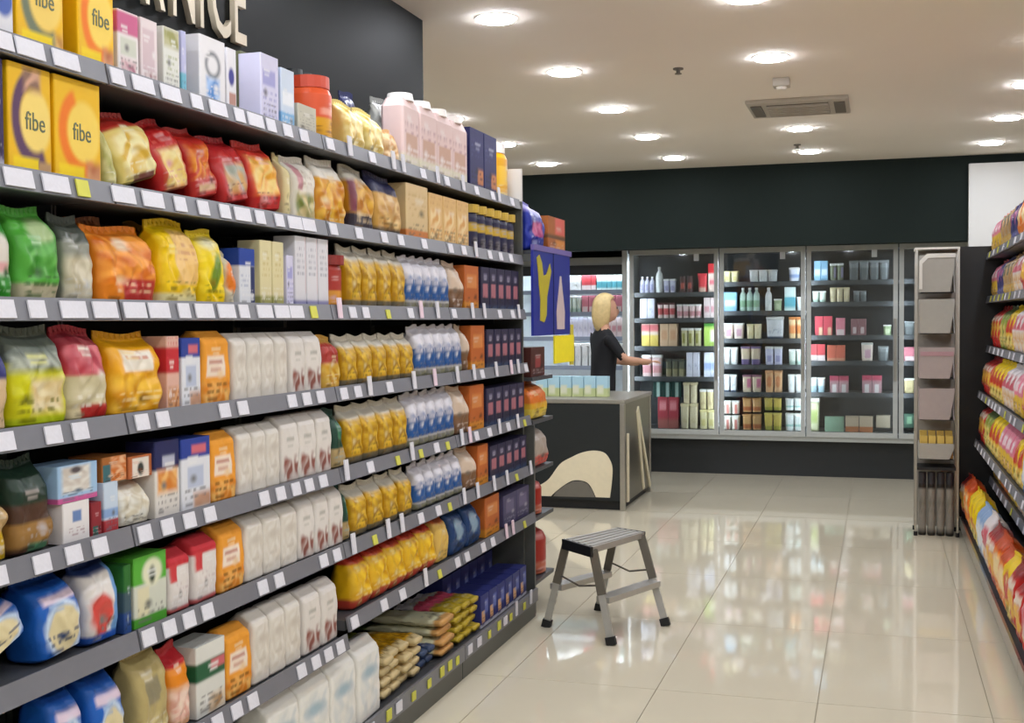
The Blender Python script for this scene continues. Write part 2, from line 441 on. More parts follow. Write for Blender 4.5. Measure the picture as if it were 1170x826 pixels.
# ------------------------------------------------------------------ packaging: printed meshes
# design = [base colour, elements...]; u runs left to right, v bottom to top of the front
# b band v0 v1 | r rect | e ellipse | o ring | t lines of small print | n blotchy picture inside a rect | s swoosh arc
D = {
 'whiteblue': ['e4e4ea', ('e', .5, .45, .5, .2, '4a63b0'), ('t', .1, .9, .6, .9, '8a8aa0')],
 'fibgrey': ['eebb10', ('e', .6, .5, .36, .3, 'f3d26a'), ('s', .62, .5, .5, .42, .11, '6f7a63'), ('r', .1, .75, .04, .16, 'f6d70a'), ('n', .8, 1, 0, .2, 'c58a3a', 'e6c070')],
 'fiborange': ['eebb10', ('e', .62, .5, .36, .3, 'f6d45e'), ('s', .62, .5, .5, .4, .11, 'ee7a12'), ('r', .08, .62, .05, .17, 'f8d60a'), ('n', .68, 1, 0, .22, 'b5653a', 'e6b080')],
 'fibpurple': ['eebb10', ('e', .62, .5, .36, .3, 'f6d976'), ('s', .62, .52, .5, .42, .12, '5a3b5e'), ('r', .1, .68, .04, .16, 'f8d60a'), ('n', .35, .75, .78, .98, '8c6a5a', 'd5a58a'), ('r', .7, .98, .02, .14, 'b9936a')],
 'pinktop': ['e6e0df', ('b', .66, .98, 'c8618c'), ('r', .12, .88, .34, .6, 'cfd2c4'), ('n', .15, .85, .04, .28, 'b87a8c', 'ddc0c4')],
 'palepink': ['e3d6d8', ('r', .1, .8, .2, .85, 'd2bcc2'), ('n', .2, .9, 0, .2, '9a6a6c', 'd8c8c8')],
 'olivetop': ['dedfd8', ('n', .05, .95, .7, .98, '9a9a5c', 'bcb98e'), ('t', .15, .85, .2, .6, 'aeb48e')],
 'lavteal': ['b9bbdf', ('b', 0, .36, '6fb6cc')],
 'greyred': ['777a76', ('b', .3, .62, 'a3525e'), ('b', 0, .3, 'b9c0b0')],
 'ringblue': ['e6e5e9', ('o', .5, .6, .3, .2, .32, '6c7078'), ('n', .25, .75, 0, .4, '4a86cc', 'a9c8ee')],
 'whitenavy': ['e5e4ea', ('e', .45, .55, .3, .14, '33338c'), ('r', .2, .9, .1, .3, 'bb8c80')],
 'olivenavy': ['6d6f55', ('r', .12, .9, .25, .62, '2c2c58'), ('b', 0, .2, '5d6062')],
 'lavender': ['d3d1ea', ('r', .1, .8, .55, .78, 'a3a2d6'), ('t', .1, .9, .1, .5, '9695cc')],
 'skyblue': ['cfdcee', ('r', .1, .9, .4, .62, 'e9eef6'), ('b', 0, .28, '7fb5e0')],
 'beigebox': ['c3bfae', ('t', .1, .9, .2, .8, '99968a')],
 'darkteal': ['1d3a44', ('n', .1, .9, .1, .6, '18282c', 'd0d0d8')],
 'orangeyellow': ['d9572f', ('b', 0, .44, 'dba012'), ('r', .2, .8, .5, .62, 'eaa08a')],
 'navyplain': ['24284f', ('t', .1, .9, .2, .9, '45456e')],
 'paleyellow': ['e2d083', ('n', 0, 1, .1, .95, 'caa94e', 'f0e4aa'), ('b', 0, .1, '5a4a5e')],
 'clearGrey': ['8c8d88', ('n', 0, 1, .1, .9, '6a6b66', 'bcbdb6')],
 'peachbag': ['dcae78', ('n', 0, 1, 0, 1, 'c58f50', 'ecd0a4')],
 'pinkbottle': ['dcc3c0', ('b', 0, .2, 'd9d3bc'), ('r', .15, .85, .2, .5, 'c5a08c'), ('t', .1, .9, .5, .7, 'b08a92')],
 'navybox': ['25265a', ('r', .55, .95, .1, .35, 'c07a4a'), ('t', .1, .9, .5, .9, '3d3f78')],
 'goldwhite': ['e2a512', ('r', .2, .8, .3, .7, 'eec03c'), ('b', 0, .15, 'd9c28a')],
 'purplebox': ['3a2c58', ('b', 0, .1, 'b0b0c0')],
 'palegreen': ['c9c47c', ('n', 0, 1, 0, 1, 'a9a85c', 'e2dca0')],
 'paleyellowred': ['e6d27a', ('b', .8, 1, 'b03028'), ('n', .1, .9, .1, .75, 'd8b040', 'f2e8b0'), ('r', .3, .9, 0, .12, '6a3a2e')],
 'redpale': ['b82424', ('n', .2, .85, .05, .6, 'e6c468', 'f2e2a6'), ('t', .2, .8, .65, .9, 'dc6a60')],
 'orangebag': ['d9731a', ('n', 0, 1, .2, .9, 'b83a1c', 'f0a42a')],
 'redgold': ['b4261f', ('n', .1, .9, .3, .75, 'e2901e', 'c23a20'), ('r', .2, .8, .1, .2, 'd8b890')],
 'redgrey': ['b62828', ('n', .25, .9, .15, .6, 'a9b0a6', 'd8a86c'), ('b', .8, 1, 'a81e22')],
 'redyellow': ['c9342a', ('n', .1, .9, .25, .8, 'e8a63a', 'efd07c'), ('b', 0, .22, 'b82020')],
 'creamslim': ['dccf9c'],
 'whitegreen': ['e2dcd0', ('n', .1, .9, .05, .45, '76803c', 'd6c48e'), ('r', .1, .35, .5, .95, 'c08a90'), ('t', .3, .9, .55, .85, 'b8a898')],
 'amberwhite': ['d9971c', ('b', .72, 1, 'e4ded2'), ('n', 0, 1, .05, .7, 'c47a10', 'eab843')],
 'amberpurple': ['c08420', ('b', 0, .28, '3a3440'), ('r', 0, .2, .3, 1, '7a3a4a'), ('n', .2, 1, .3, .75, 'b8741a', 'e8b850'), ('b', .8, 1, 'c9c3b4')],
 'ambernavy': ['c99a48', ('b', .7, 1, '2e3050'), ('n', .1, .9, .1, .65, 'b8843a', 'ecca8a'), ('b', 0, .12, '3c3438')],
 'beigetall': ['d8be8e', ('b', 0, .18, 'd08040'), ('t', .1, .9, .4, .9, 'c4a46c')],
 'peachbox': ['dcb678', ('n', .1, .9, .1, .7, 'd8a058', 'ecd4a0'), ('t', .1, .9, .75, .92, 'c89860')],
 'navyjar': ['2c2c4a', ('b', .5, .72, 'c9a83c'), ('r', .25, .75, .1, .35, '6e6a70')],
 'greenwhite': ['2f8a2a', ('e', .6, .5, .4, .22, 'd9d2c8'), ('r', .3, .9, .32, .42, 'd8a0a0'), ('b', .85, 1, '1e5a1e')],
 'green': ['4fa43a', ('e', .62, .78, .25, .14, 'a9c08a'), ('n', .2, .9, .3, .65, '6db85a', '3a8a2c'), ('b', 0, .2, 'b0a98c')],
 'greyclear': ['8a8c80', ('n', 0, 1, .05, .55, 'b8ae92', 'd9d2bc'), ('b', .72, 1, '4a5048')],
 'orangebrown': ['c07040', ('n', 0, 1, 0, 1, 'a85a30', 'd89468')],
 'orangered': ['e2801c', ('n', 0, 1, .3, .95, 'd06a18', 'f2a040'), ('e', .45, .8, .1, .08, 'f4e0c8'), ('r', .38, .95, .04, .34, 'b02a26'), ('t', .42, .9, .12, .26, 'd86a60')],
 'darkyellow': ['c99a12', ('n', 0, 1, 0, 1, 'b08208', 'dcb428')],
 'yellowpeach': ['ecc514', ('r', .35, .92, .25, .9, 'eabf72'), ('t', .42, .86, .55, .8, 'c88a5a'), ('b', 0, .14, 'e2d8a0')],
 'yellowgreen': ['f0d420', ('d', .55, .45, .16, '6a8a1e'), ('e', .5, .85, .3, .08, 'f4ecc0'), ('b', 0, .16, 'f0cc0a')],
 'orangesmall': ['d8d0b8', ('e', .5, .55, .5, .3, 'e07a20')],
 'bluewhite2': ['dcdfe6', ('b', .7, 1, '24439a'), ('r', .7, 1, 0, .7, '26305e'), ('t', .1, .6, .3, .6, 'a8b0c8')],
 'cream': ['dcd2a4', ('t', .15, .85, .45, .9, 'c4b478'), ('b', 0, .16, 'a0a060')],
 'whitegrey': ['dddce2', ('t', .15, .85, .45, .85, 'a0a0ae'), ('b', 0, .1, '8a8ab4'), ('r', .92, 1, .2, 1, 'dcb4b8')],
 'redjar': ['a83a34', ('b', 0, .4, 'd8963c')],
 'amber': ['c79618', ('b', .8, 1, 'cfc9ba'), ('n', 0, 1, .18, .78, 'a87a10', 'e0b838'), ('b', 0, .14, '6a6250')],
 'bluewhite': ['dcdae2', ('b', .18, .58, '2a5a9a'), ('n', 0, 1, .5, .66, '2a5a9a', 'dcdae2'), ('b', 0, .16, '8a8a70')],
 'brownwhite': ['d6c2ae', ('b', 0, .45, '7a5a40')],
 'rust': ['b8622a', ('r', .15, .85, .5, .8, 'cf8446'), ('b', 0, .2, 'd08a30')],
 'navypink': ['2a2742', ('r', .2, .8, .3, .62, 'a86a74'), ('r', .3, .7, .7, .85, '6c6480'), ('b', 0, .12, '3a4a68')],
 'navygrey': ['4a4668', ('r', .2, .8, .4, .8, '6a6484')],
 'navybeige': ['d0b490', ('b', .55, 1, '3c3f7a')],
 'lime': ['ccca10', ('b', .66, 1, '6a7268'), ('n', 0, 1, .58, .74, '3a443a', 'b8beb0'), ('n', .3, .9, .15, .5, 'd6bc84', 'e6d8b0'), ('b', 0, .1, 'a8b814')],
 'redbeige': ['cfc09a', ('b', .5, 1, 'bb3a48'), ('n', 0, 1, .5, .95, 'a82c3c', 'd06870'), ('r', .25, 1, .02, .18, 'a82420'), ('b', .2, .5, 'c9bf9c')],
 'golden': ['e6a416', ('r', .2, .8, .55, .82, 'ece4d6'), ('t', .25, .75, .68, .8, 'c05a2a'), ('n', 0, 1, .05, .5, 'd08c0c', 'f2c040')],
 'redwhite': ['dcb0a0', ('b', .5, .85, 'c02c34'), ('t', .1, .9, .85, .98, 'c85a60'), ('n', 0, 1, 0, .3, 'a8683c', 'd8a070')],
 'bluered': ['dfe1e8', ('b', .72, 1, '2c4296'), ('r', .35, .85, .78, .9, 'd06a74'), ('r', .2, .75, .3, .6, 'b9c2d8'), ('n', .4, 1, 0, .22, 'b88060', 'e0c0a8')],
 'orangelabel': ['e69a32', ('r', .12, .8, .38, .66, 'eddccb'), ('r', .2, .72, .55, .6, 'c08a7c'), ('r', .28, .64, .44, .5, 'd4aa98'), ('n', 0, 1, 0, .3, 'd8801e', 'ecb868')],
 'white': ['dcd6cd', ('n', .1, .9, .1, .8, 'cfc7bb', 'dfdad2'), ('e', .5, .62, .3, .06, 'c6bdb2'), ('r', .3, .7, .3, .34, 'c4bbb0')],
 'whitesoft': ['e4e2dc', ('n', .1, .9, .1, .8, 'cfd3d4', 'e6e4de'), ('e', .5, .6, .28, .07, '9fb4c0')],
 'whitebrown': ['dcd6d0', ('n', .1, .95, .02, .38, '8a5348', 'dcd6d0'), ('r', .28, .72, .62, .68, 'b4b1aa'), ('r', .34, .66, .53, .56, 'c0bcb4')],
 'redyellow2': ['d0a24a', ('b', .5, .9, 'a63a34'), ('n', 0, 1, .1, .5, 'c8921c', 'e2c060')],
 'tanyellow': ['c0a070', ('b', 0, .4, 'c09c18'), ('b', .75, 1, 'd8bfa0')],
 'browngreen': ['4c3428', ('b', .55, 1, '1e3428'), ('b', .08, .35, '96703c'), ('r', .3, .8, 0, .12, '4a7a5a')],
 'whiteblue2': ['e6e2e2', ('r', .35, .68, .5, .78, '6a86b8'), ('t', .2, .8, .15, .35, 'a07a80')],
 'bluephoto': ['9dbede', ('n', .1, .8, .25, .95, 'c8beb4', 'e0ddd6'), ('b', 0, .14, 'c05a92'), ('e', .45, .85, .14, .09, '50484c')],
 'redteal': ['8c2c34', ('r', 0, .6, 0, .3, '2c6a60')],
 'bluewhitered': ['c3d2e4', ('b', 0, .26, 'b03a40'), ('b', .3, .48, '8aa8d4')],
 'orangepic': ['a4642e', ('r', 0, .35, 0, .7, '3e6a70'), ('n', .35, 1, 0, 1, 'c86a24', 'e0b088')],
 'creambag': ['d6d0c0', ('n', 0, 1, .1, .9, 'c8bea6', 'e4e2d8')],
 'figurebox': ['b4653a', ('r', .15, .85, 0, .9, 'e2d9cf'), ('e', .5, .4, .13, .3, '343a36')],
 'navyorange': ['ddd8d2', ('b', .62, 1, '262a58'), ('r', .3, .8, .66, .8, 'b0b4c8'), ('n', .1, .9, .32, .62, 'd07a2a', 'ecb870')],
 'darkgreen': ['24463a', ('b', 0, .35, 'b9a070'), ('r', .3, .8, .5, .8, '3c7a5c')],
 'bluerice': ['1f5fb8', ('e', .55, .32, .36, .32, 'd9cba0'), ('r', .15, .95, .68, .78, 'd9c6d6'), ('b', .86, 1, '1a4aa0'), ('o', .55, .32, .42, .38, .16, 'cfe0f0')],
 'strawberry': ['e2dcd8', ('b', .85, 1, '26386c'), ('e', .4, .35, .34, .26, 'cc4c44'), ('r', .75, 1, 0, .9, '6a9ad0'), ('b', 0, .12, '1f4ea0')],
 'navygreen': ['3e5560', ('b', .6, 1, '2a6a2c'), ('b', 0, .3, '2c4c8a')],
 'greenbox': ['cfd2c4', ('b', .6, 1, '58ac3a'), ('e', .55, .74, .3, .2, 'e0e0c4'), ('e', .55, .7, .09, .12, '2a3a2a'), ('b', 0, .14, '4a9a30'), ('r', .1, .45, .14, .55, 'dcd6b4')],
 'redfig': ['ddd6d2', ('b', .74, 1, 'bf2f38'), ('r', .05, .35, .5, .78, 'c83c40'), ('t', .3, .9, .2, .5, 'c8b8b8'), ('b', 0, .08, 'b05050')],
 'khaki': ['b3a26c', ('r', .25, .7, .45, .72, '8c8468'), ('n', 0, 1, 0, .3, 'a08a4c', 'd0c290')],
 'redorange': ['e0a878', ('b', .78, 1, 'b8262e'), ('b', .55, .78, 'e2861c'), ('n', 0, 1, .1, .5, 'd8a090', 'ecd0c0')],
 'greenwhite2': ['d8d8d2', ('b', .5, .76, '1e5a38'), ('r', .5, 1, .6, .74, 'c8626a'), ('n', .4, 1, 0, .25, 'b08a60', 'e0d0b8')],
 'yellowredbag': ['dfae14', ('b', .82, 1, 'b23324'), ('b', 0, .2, 'a83a2c'), ('n', 0, 1, .2, .8, 'cc9408', 'efc838')],
 'yellowbeige': ['dcb860', ('b', .85, 1, 'b85a30')],
 'bluedark': ['22406e', ('e', .5, .55, .28, .25, '86a0b4')],
 'lyingamber': ['c79212', ('b', .7, 1, '8c9440'), ('b', 0, .14, 'cdb98a'), ('n', 0, 1, .14, .7, 'b07c0a', 'dba82a')],
 'lyingpale': ['d9d6b4', ('b', .9, 1, '6c8a4a'), ('b', 0, .1, 'cc9a5a')],
 'lyingnavy': ['242c50', ('r', .2, .8, .3, .7, '9a9aa8'), ('b', 0, .12, '3a4a6a')],
 'lyingmix': ['b8a030', ('b', .4, .7, 'c8506a'), ('b', .7, 1, 'd8d6dc')],
 'deckblue': ['2a3170', ('r', .12, .5, .15, .5, 'd8a878'), ('r', .5, .9, .4, .8, '5a66a8'), ('b', 0, .1, 'b8bac8')],
 # chilled goods
 'lavwhite': ['c9c8de', ('r', .2, .8, .2, .6, '9c9cc0')], 'whiteplain': ['dfe2e2', ('t', .2, .8, .2, .7, 'b9c0c4')],
 'darkred': ['4a2a2c', ('r', .2, .8, .3, .7, 'b4544a')], 'red': ['d04048', ('r', .1, .9, 0, .3, 'e6c4b4')],
 'redtop': ['e6cfc4', ('b', .65, 1, 'cf2f38'), ('r', .2, .8, .25, .45, 'd8707a')], 'whitelav': ['d9d9e8', ('t', .2, .8, .3, .8, 'a8a8c6')],
 'redwhitetub': ['d8c8c6', ('b', .25, .75, 'b84a4e')], 'pinktub': ['dfc6c6', ('b', .2, .6, 'c88e94')], 'pinkcarton': ['e2d2d2', ('r', .1, .9, .3, .6, 'cc949c')],
 'pinkyellow': ['e0cdbc', ('b', .68, .95, 'd8747a'), ('b', 0, .5, 'dcc468')], 'peachcarton': ['d9b898', ('r', .2, .8, .3, .7, 'cfa07c')],
 'olivetub': ['c9c29a', ('r', .15, .6, .2, .8, '96944a')], 'limecarton': ['b4d468', ('b', .85, 1, '5aa84a'), ('r', .5, 1, .2, .7, 'e2e8c8')],
 'darkolive': ['54503a', ('b', 0, .5, '8c8468')], 'whiteblueC': ['dde2ee', ('b', .3, .6, '9cb0dc')], 'redbox': ['a8404a', ('r', .2, .8, .6, .85, 'd88a8e'), ('b', 0, .3, 'a4645c')],
 'creamtub': ['dccfae', ('t', .2, .8, .2, .7, 'c4b488')], 'creamtub2': ['e4dcae', ('r', .2, .8, .2, .6, 'd4c888')], 'beigetub': ['cdbf94', ('t', .2, .8, .2, .7, 'b4a47c')],
 'greendark': ['1c3a34', ('r', .4, .72, 0, 1, '9cb4ac')], 'greendark2': ['3a5a4a', ('r', .3, .7, .3, .8, '7aa080')], 'bluecarton': ['8ab8d8', ('r', .1, .9, .3, .6, 'd4e2ea')],
 'mintbottle': ['b4ccc0', ('b', .2, .5, '8cb090')], 'greentub': ['a4b890', ('r', .2, .8, .2, .7, 'cdd8b4')], 'tealcarton': ['d6e8e6', ('b', .15, .6, '62b0c0')],
 'creampink': ['e4d4c8', ('r', .3, .8, .2, .7, 'c8a0b0')], 'whitegreyT': ['d2d4d8', ('t', .15, .85, .2, .8, 'a0a4b0'), ('b', 0, .1, '3c4a60')],
 'orangecream': ['e6c89c', ('b', .25, .7, 'dc8a50')], 'beigepurple': ['c4b49c', ('b', 0, .35, '6c5c84')], 'whitemint': ['d6e2d8', ('b', 0, .3, 'a8c0b4')],
 'pinkbeige': ['c8b8a0', ('r', .5, 1, .3, .9, 'b87088')], 'peachtub': ['d8ac80', ('e', .5, .55, .3, .3, 'c88458')], 'whitered': ['dfdace', ('r', .4, .7, 0, .8, 'c87a70')],
 'tanbrown': ['c49c6a', ('b', .1, .4, 'a8643c')], 'yellowolive': ['cfb95c', ('b', 0, .3, 'a2a040')], 'whiteteal': ['dfe6e4', ('b', .25, .4, '9cc4bc')],
 'olivelav': ['7c846c', ('r', .6, 1, .2, .9, '9c94b4')], 'greymetal': ['6c7274', ('b', .7, 1, '8c9294')], 'redpink': ['c44a58', ('r', .5, .9, 0, .4, 'e0c0a0')],
 'pinkpack': ['c87a88', ('r', .1, .9, 0, .35, 'e0d0d0')], 'pinkdull': ['8c6468', ('r', .3, .7, .1, .5, 'd0c0c0')], 'redpack': ['d05058', ('b', 0, .35, 'e4d4d4')],
 'orangered2': ['cc6a54', ('b', 0, .2, 'd89a80')], 'bluewhiteT': ['a8c4d0', ('b', .5, 1, 'd8e4e8')], 'pinkwhiteP': ['b08a90', ('b', .7, 1, 'b04a60'), ('r', .3, .7, 0, .5, 'dcd6d6')],
 'creamgreen': ['cccfa8', ('r', .2, .8, .3, .7, '9cae60')], 'palegreenP': ['8aa890'], 'orangewhiteP': ['c8b49c', ('b', 0, .35, 'c07a50')], 'beigeP': ['a89c88'],
 # snack bags
 'sn_red': ['c4302c', ('e', .5, .5, .4, .22, 'e6b64a'), ('b', .85, 1, '8c2020'), ('r', .1, .9, .68, .8, 'e8d8c8')],
 'sn_yellow': ['e8c818', ('e', .5, .6, .38, .2, 'c83a28'), ('n', .1, .9, .05, .38, 'dca030', 'f2e490')],
 'sn_orange': ['e27a22', ('e', .5, .55, .4, .22, 'f0d8a0'), ('b', .82, 1, 'c04a1c')],
 'sn_white': ['dcd4d6', ('r', .1, .9, .5, .8, 'c85a6a'), ('n', .1, .9, .05, .45, 'dca868', 'e8d8c0')],
 'sn_navy': ['34346c', ('e', .5, .6, .35, .2, 'b05a8a'), ('b', 0, .2, '7a7ab0')],
 'sn_pink': ['d87a90', ('b', 0, .45, 'dcb83c'), ('r', .15, .85, .55, .75, 'ecd8dc')],
 'sn_green': ['8a9a3c', ('n', .1, .9, .1, .6, 'd8b83c', 'e8dc9c'), ('b', .82, 1, '4a5a30')],
 'sn_blue': ['8aa8d0', ('e', .5, .5, .4, .25, 'e2e6ee'), ('b', 0, .2, '4a70b0')],
 'sn_tan': ['b8966a', ('r', .15, .85, .5, .8, '6a6a50'), ('b', 0, .25, 'd8b050')],
 'endblue': ['1c2c8c', ('r', .2, .8, .3, .6, 'b04a7c'), ('b', .8, 1, '8a86c8')],
 'endorange': ['a8622e', ('r', .4, .95, .55, 1, 'd4665a'), ('r', .4, .95, .1, .4, 'd08a40'), ('b', .42, .52, '6a4a30')],
 'endyellow': ['d8a830', ('b', .45, 1, 'd8742c'), ('b', 0, .3, 'd4bc4a')],
 'endpale': ['a89c90', ('b', 0, .28, 'c4463a')],
 'endbrown': ['4a2420', ('r', .3, .7, .3, .7, '8c3c3c')],
 'endred': ['a02c24', ('b', 0, .25, 'b4624a')],
 'packyellow': ['c9a444', ('b', .6, 1, 'd8b860'), ('b', 0, .25, 'b88a50'), ('r', .2, .8, .3, .5, '8c6a3a')],
 'boxmilk': ['b4dcec', ('b', 0, .42, 'c8d49a'), ('r', .1, .6, .15, .55, 'e6ead0')],
}

def noise2(x, y, seed):
    r = np.random.default_rng(seed)
    s = 0
    p = r.uniform(0, 6.28, 4)
    x, y = x + .13 * np.sin(5 * y + p[0]) + .07 * np.sin(11 * y + 7 * x + p[1]), y + .13 * np.sin(6 * x + p[2]) + .07 * np.sin(9 * x - 6 * y + p[3])
    for k in range(6):
        fx, fy = r.uniform(4, 15, 2) * r.choice([-1, 1], 2)
        s = s + np.sin(fx * x + fy * y + r.uniform(0, 6.28))
    return 0.5 + s / 7

def paint(des, u, v, front, seed):
    c = np.tile(np.array(lin(des[0])), (len(u), 1))
    fr = front.astype(float)
    def st(d, w=.035):
        return np.clip(d / w * .5 + .5, 0, 1)
    for q, e in enumerate(des[1:]):
        k = e[0]
        if k == 'b':
            m, col = st(np.minimum(v - e[1] + (e[1] <= 0), e[2] - v + (e[2] >= 1)), .02), lin(e[3])
        elif k == 'r':
            m, col = fr * st(np.minimum(np.minimum(u - e[1], e[2] - u), np.minimum(v - e[3], e[4] - v)), .02), lin(e[5])
        elif k == 'e':
            m, col = fr * st((1 - np.sqrt(((u - e[1]) / e[3]) ** 2 + ((v - e[2]) / e[4]) ** 2)) * min(e[3], e[4])), lin(e[5])
        elif k == 'o':
            d = np.sqrt(((u - e[1]) / e[3]) ** 2 + ((v - e[2]) / e[4]) ** 2)
            m, col = fr * st(np.minimum(1 - d, d - 1 + e[5]) * min(e[3], e[4])), lin(e[6])
        elif k == 's':
            d = np.sqrt(((u - e[1]) / e[3]) ** 2 + ((v - e[2]) / e[4]) ** 2)
            a = np.arctan2((v - e[2]) / e[4], (u - e[1]) / e[3])
            a = np.where(a < 0, a + 6.283, a)
            m, col = fr * st((e[5] * 1.6 - abs(d - .9)) * e[3]) * st(np.minimum(a - 2.0, 5.2 - a), .1), lin(e[6])
        elif k == 'd':
            t = (u - e[1]) * 0.75 - (v - e[2]) * 0.66
            w = (u - e[1]) * 0.66 + (v - e[2]) * 0.75
            m, col = fr * st((1 - np.sqrt((t / e[3]) ** 2 + (w / 0.32) ** 2)) * e[3]), lin(e[4])
        elif k == 't':
            rows = np.clip(np.sin(v * 70 + q) * 1.5 + .5, 0, 1)
            words = np.clip((noise2(u * 2.6, np.round(v * 11) * 3.7, seed + q) - .42) * 5, 0, 1)
            m, col = .7 * fr * rows * words * ((u >= e[1]) & (u <= e[2]) & (v >= e[3]) & (v <= e[4])), lin(e[5])
        elif k == 'n':
            m = fr * st(np.minimum(np.minimum(u - e[1], e[2] - u), np.minimum(v - e[3], e[4] - v)), .05)
            t = np.clip(noise2(u * 1.2, v * 1.7, seed + q) * 1.5 - 0.25, 0, 1)[:, None]
            col = (1 - t) * np.array(lin(e[5])) + t * np.array(lin(e[6]))
        m = np.asarray(m, float)[:, None]
        c = c * (1 - m) + np.asarray(col) * m
    return c

PROF = {  # v, width scale, depth scale
 'box': [(0, 1, 1), (1, 1, 1)],
 'flour': [(0, .97, .94), (.03, 1, 1), (.5, 1.0, 1.03), (.82, .99, .98), (.88, .99, .86), (.96, .985, .45), (1, .97, .3)],
 'bag': [(0, .94, .7), (.04, .98, .92), (.25, 1, 1), (.5, .995, 1), (.7, .985, .93), (.84, .98, .72), (.91, .985, .4), (.95, .99, .1), (1, .99, .05)],
 'pillow': [(0, .97, .06), (.05, .98, .1), (.14, .97, .55), (.3, .94, .9), (.5, .93, 1), (.7, .94, .9), (.86, .97, .5), (.95, .98, .1), (1, .98, .06)],
 'jar': [(0, .92, .92), (.03, 1, 1), (.72, 1, 1), (.8, .9, .9), (.83, .84, .84)],
 'capbox': [(0, 1, 1), (.8, 1, 1), (.92, .8, .75)],
 'bottle': [(0, .92, .92), (.03, 1, 1), (.62, 1, 1), (.74, .86, .86), (.84, .42, .42), (.92, .36, .36)],
 'tub': [(0, .88, .88), (.04, .91, .91), (.88, 1, 1)],
}
MATK = {'box': 'card', 'flour': 'paper', 'bag': 'film', 'pillow': 'film', 'jar': 'plastic', 'bottle': 'plastic', 'tub': 'plastic', 'capbox': 'card'}
_cache = {}

def perim(kind, hw, hd, nf, ns):
    """closed outline (x forward, y right) and a front flag"""
    pts, fr_ = [], []
    if kind in ('jar', 'bottle'):
        n = 22
        for k in range(n):
            a = -math.pi / 2 + 2 * math.pi * k / n
            pts.append((hd * math.cos(a), hw * math.sin(a)))
            fr_.append(math.cos(a) > -0.05)
        return pts, fr_
    r = {'box': 0.004, 'capbox': 0.012, 'flour': 0.012, 'bag': 0.022, 'pillow': 0.05, 'tub': 0.022}[kind]
    r = min(r, hw * 0.9, hd * 0.98)
    for k in range(nf + 1):
        pts.append((hd, -(hw - r) + 2 * (hw - r) * k / nf)); fr_.append(True)
    for a in (0.52, 1.05):
        pts.append((hd - r + r * math.cos(a), hw - r + r * math.sin(a))); fr_.append(kind != 'box')
    for k in range(ns + 1):
        pts.append(((hd - r) - 2 * (hd - r) * k / ns, hw)); fr_.append(False)
    pts.append((-hd, hw - r)); fr_.append(False)
    pts.append((-hd, -(hw - r))); fr_.append(False)
    for k in range(ns + 1):
        pts.append((-(hd - r) + 2 * (hd - r) * k / ns, -hw)); fr_.append(False)
    for a in (1.05, 0.52):
        pts.append((hd - r + r * math.cos(a), -(hw - r + r * math.sin(a)))); fr_.append(kind != 'box')
    return pts, fr_

def lid_mesh(kind, w, d, h, col, rough='plastic'):
    if kind == 'bag' or kind == 'pillow':
        return None
    b = MB()
    if kind == 'jar':
        b.cyl((0, 0, h * .82), (0, 0, h), w * .455, n=18)
    elif kind == 'capbox':
        b.cyl((0, 0, h * .9), (0, 0, h), w * .3, w * .27, 16)
    elif kind == 'bottle':
        b.cyl((0, 0, h * .91), (0, 0, h), w * .23, n=14)
    elif kind == 'tub':
        b.box(-d * .515, d * .515, -w * .515, w * .515, h * .87, h, min(w, d) * .06)
    me = b.mesh('lid')
    me.materials.append(mat('lid_' + col, '#' + col, 0.4))
    return me

LID = {'capbox': 'ece9e4', 'jar': '2a2a30', 'bottle': 'e8e6e2', 'tub': 'dcdcd8'}
LIDC = {'navyjar': 'c9a83c', 'orangeyellow': 'c8452a', 'goldwhite': 'ebe8e0', 'redjar': '8c2a26', 'darkteal': '1a2226', 'darkred': '3a2022', 'red': 'c83a42',
        'greymetal': '8a8f90', 'darkolive': '3a3628', 'yellowolive': 'd8c46a', 'tanbrown': 'b88c58', 'peachtub': 'd8a070', 'orangecream': 'e09050',
        'beigepurple': '7c6c90', 'redwhitetub': '54282c', 'creamtub': 'd8caa2', 'creamtub2': 'e2d89c', 'endred': 'd8d4cc', 'pinkbeige': '8c6070'}

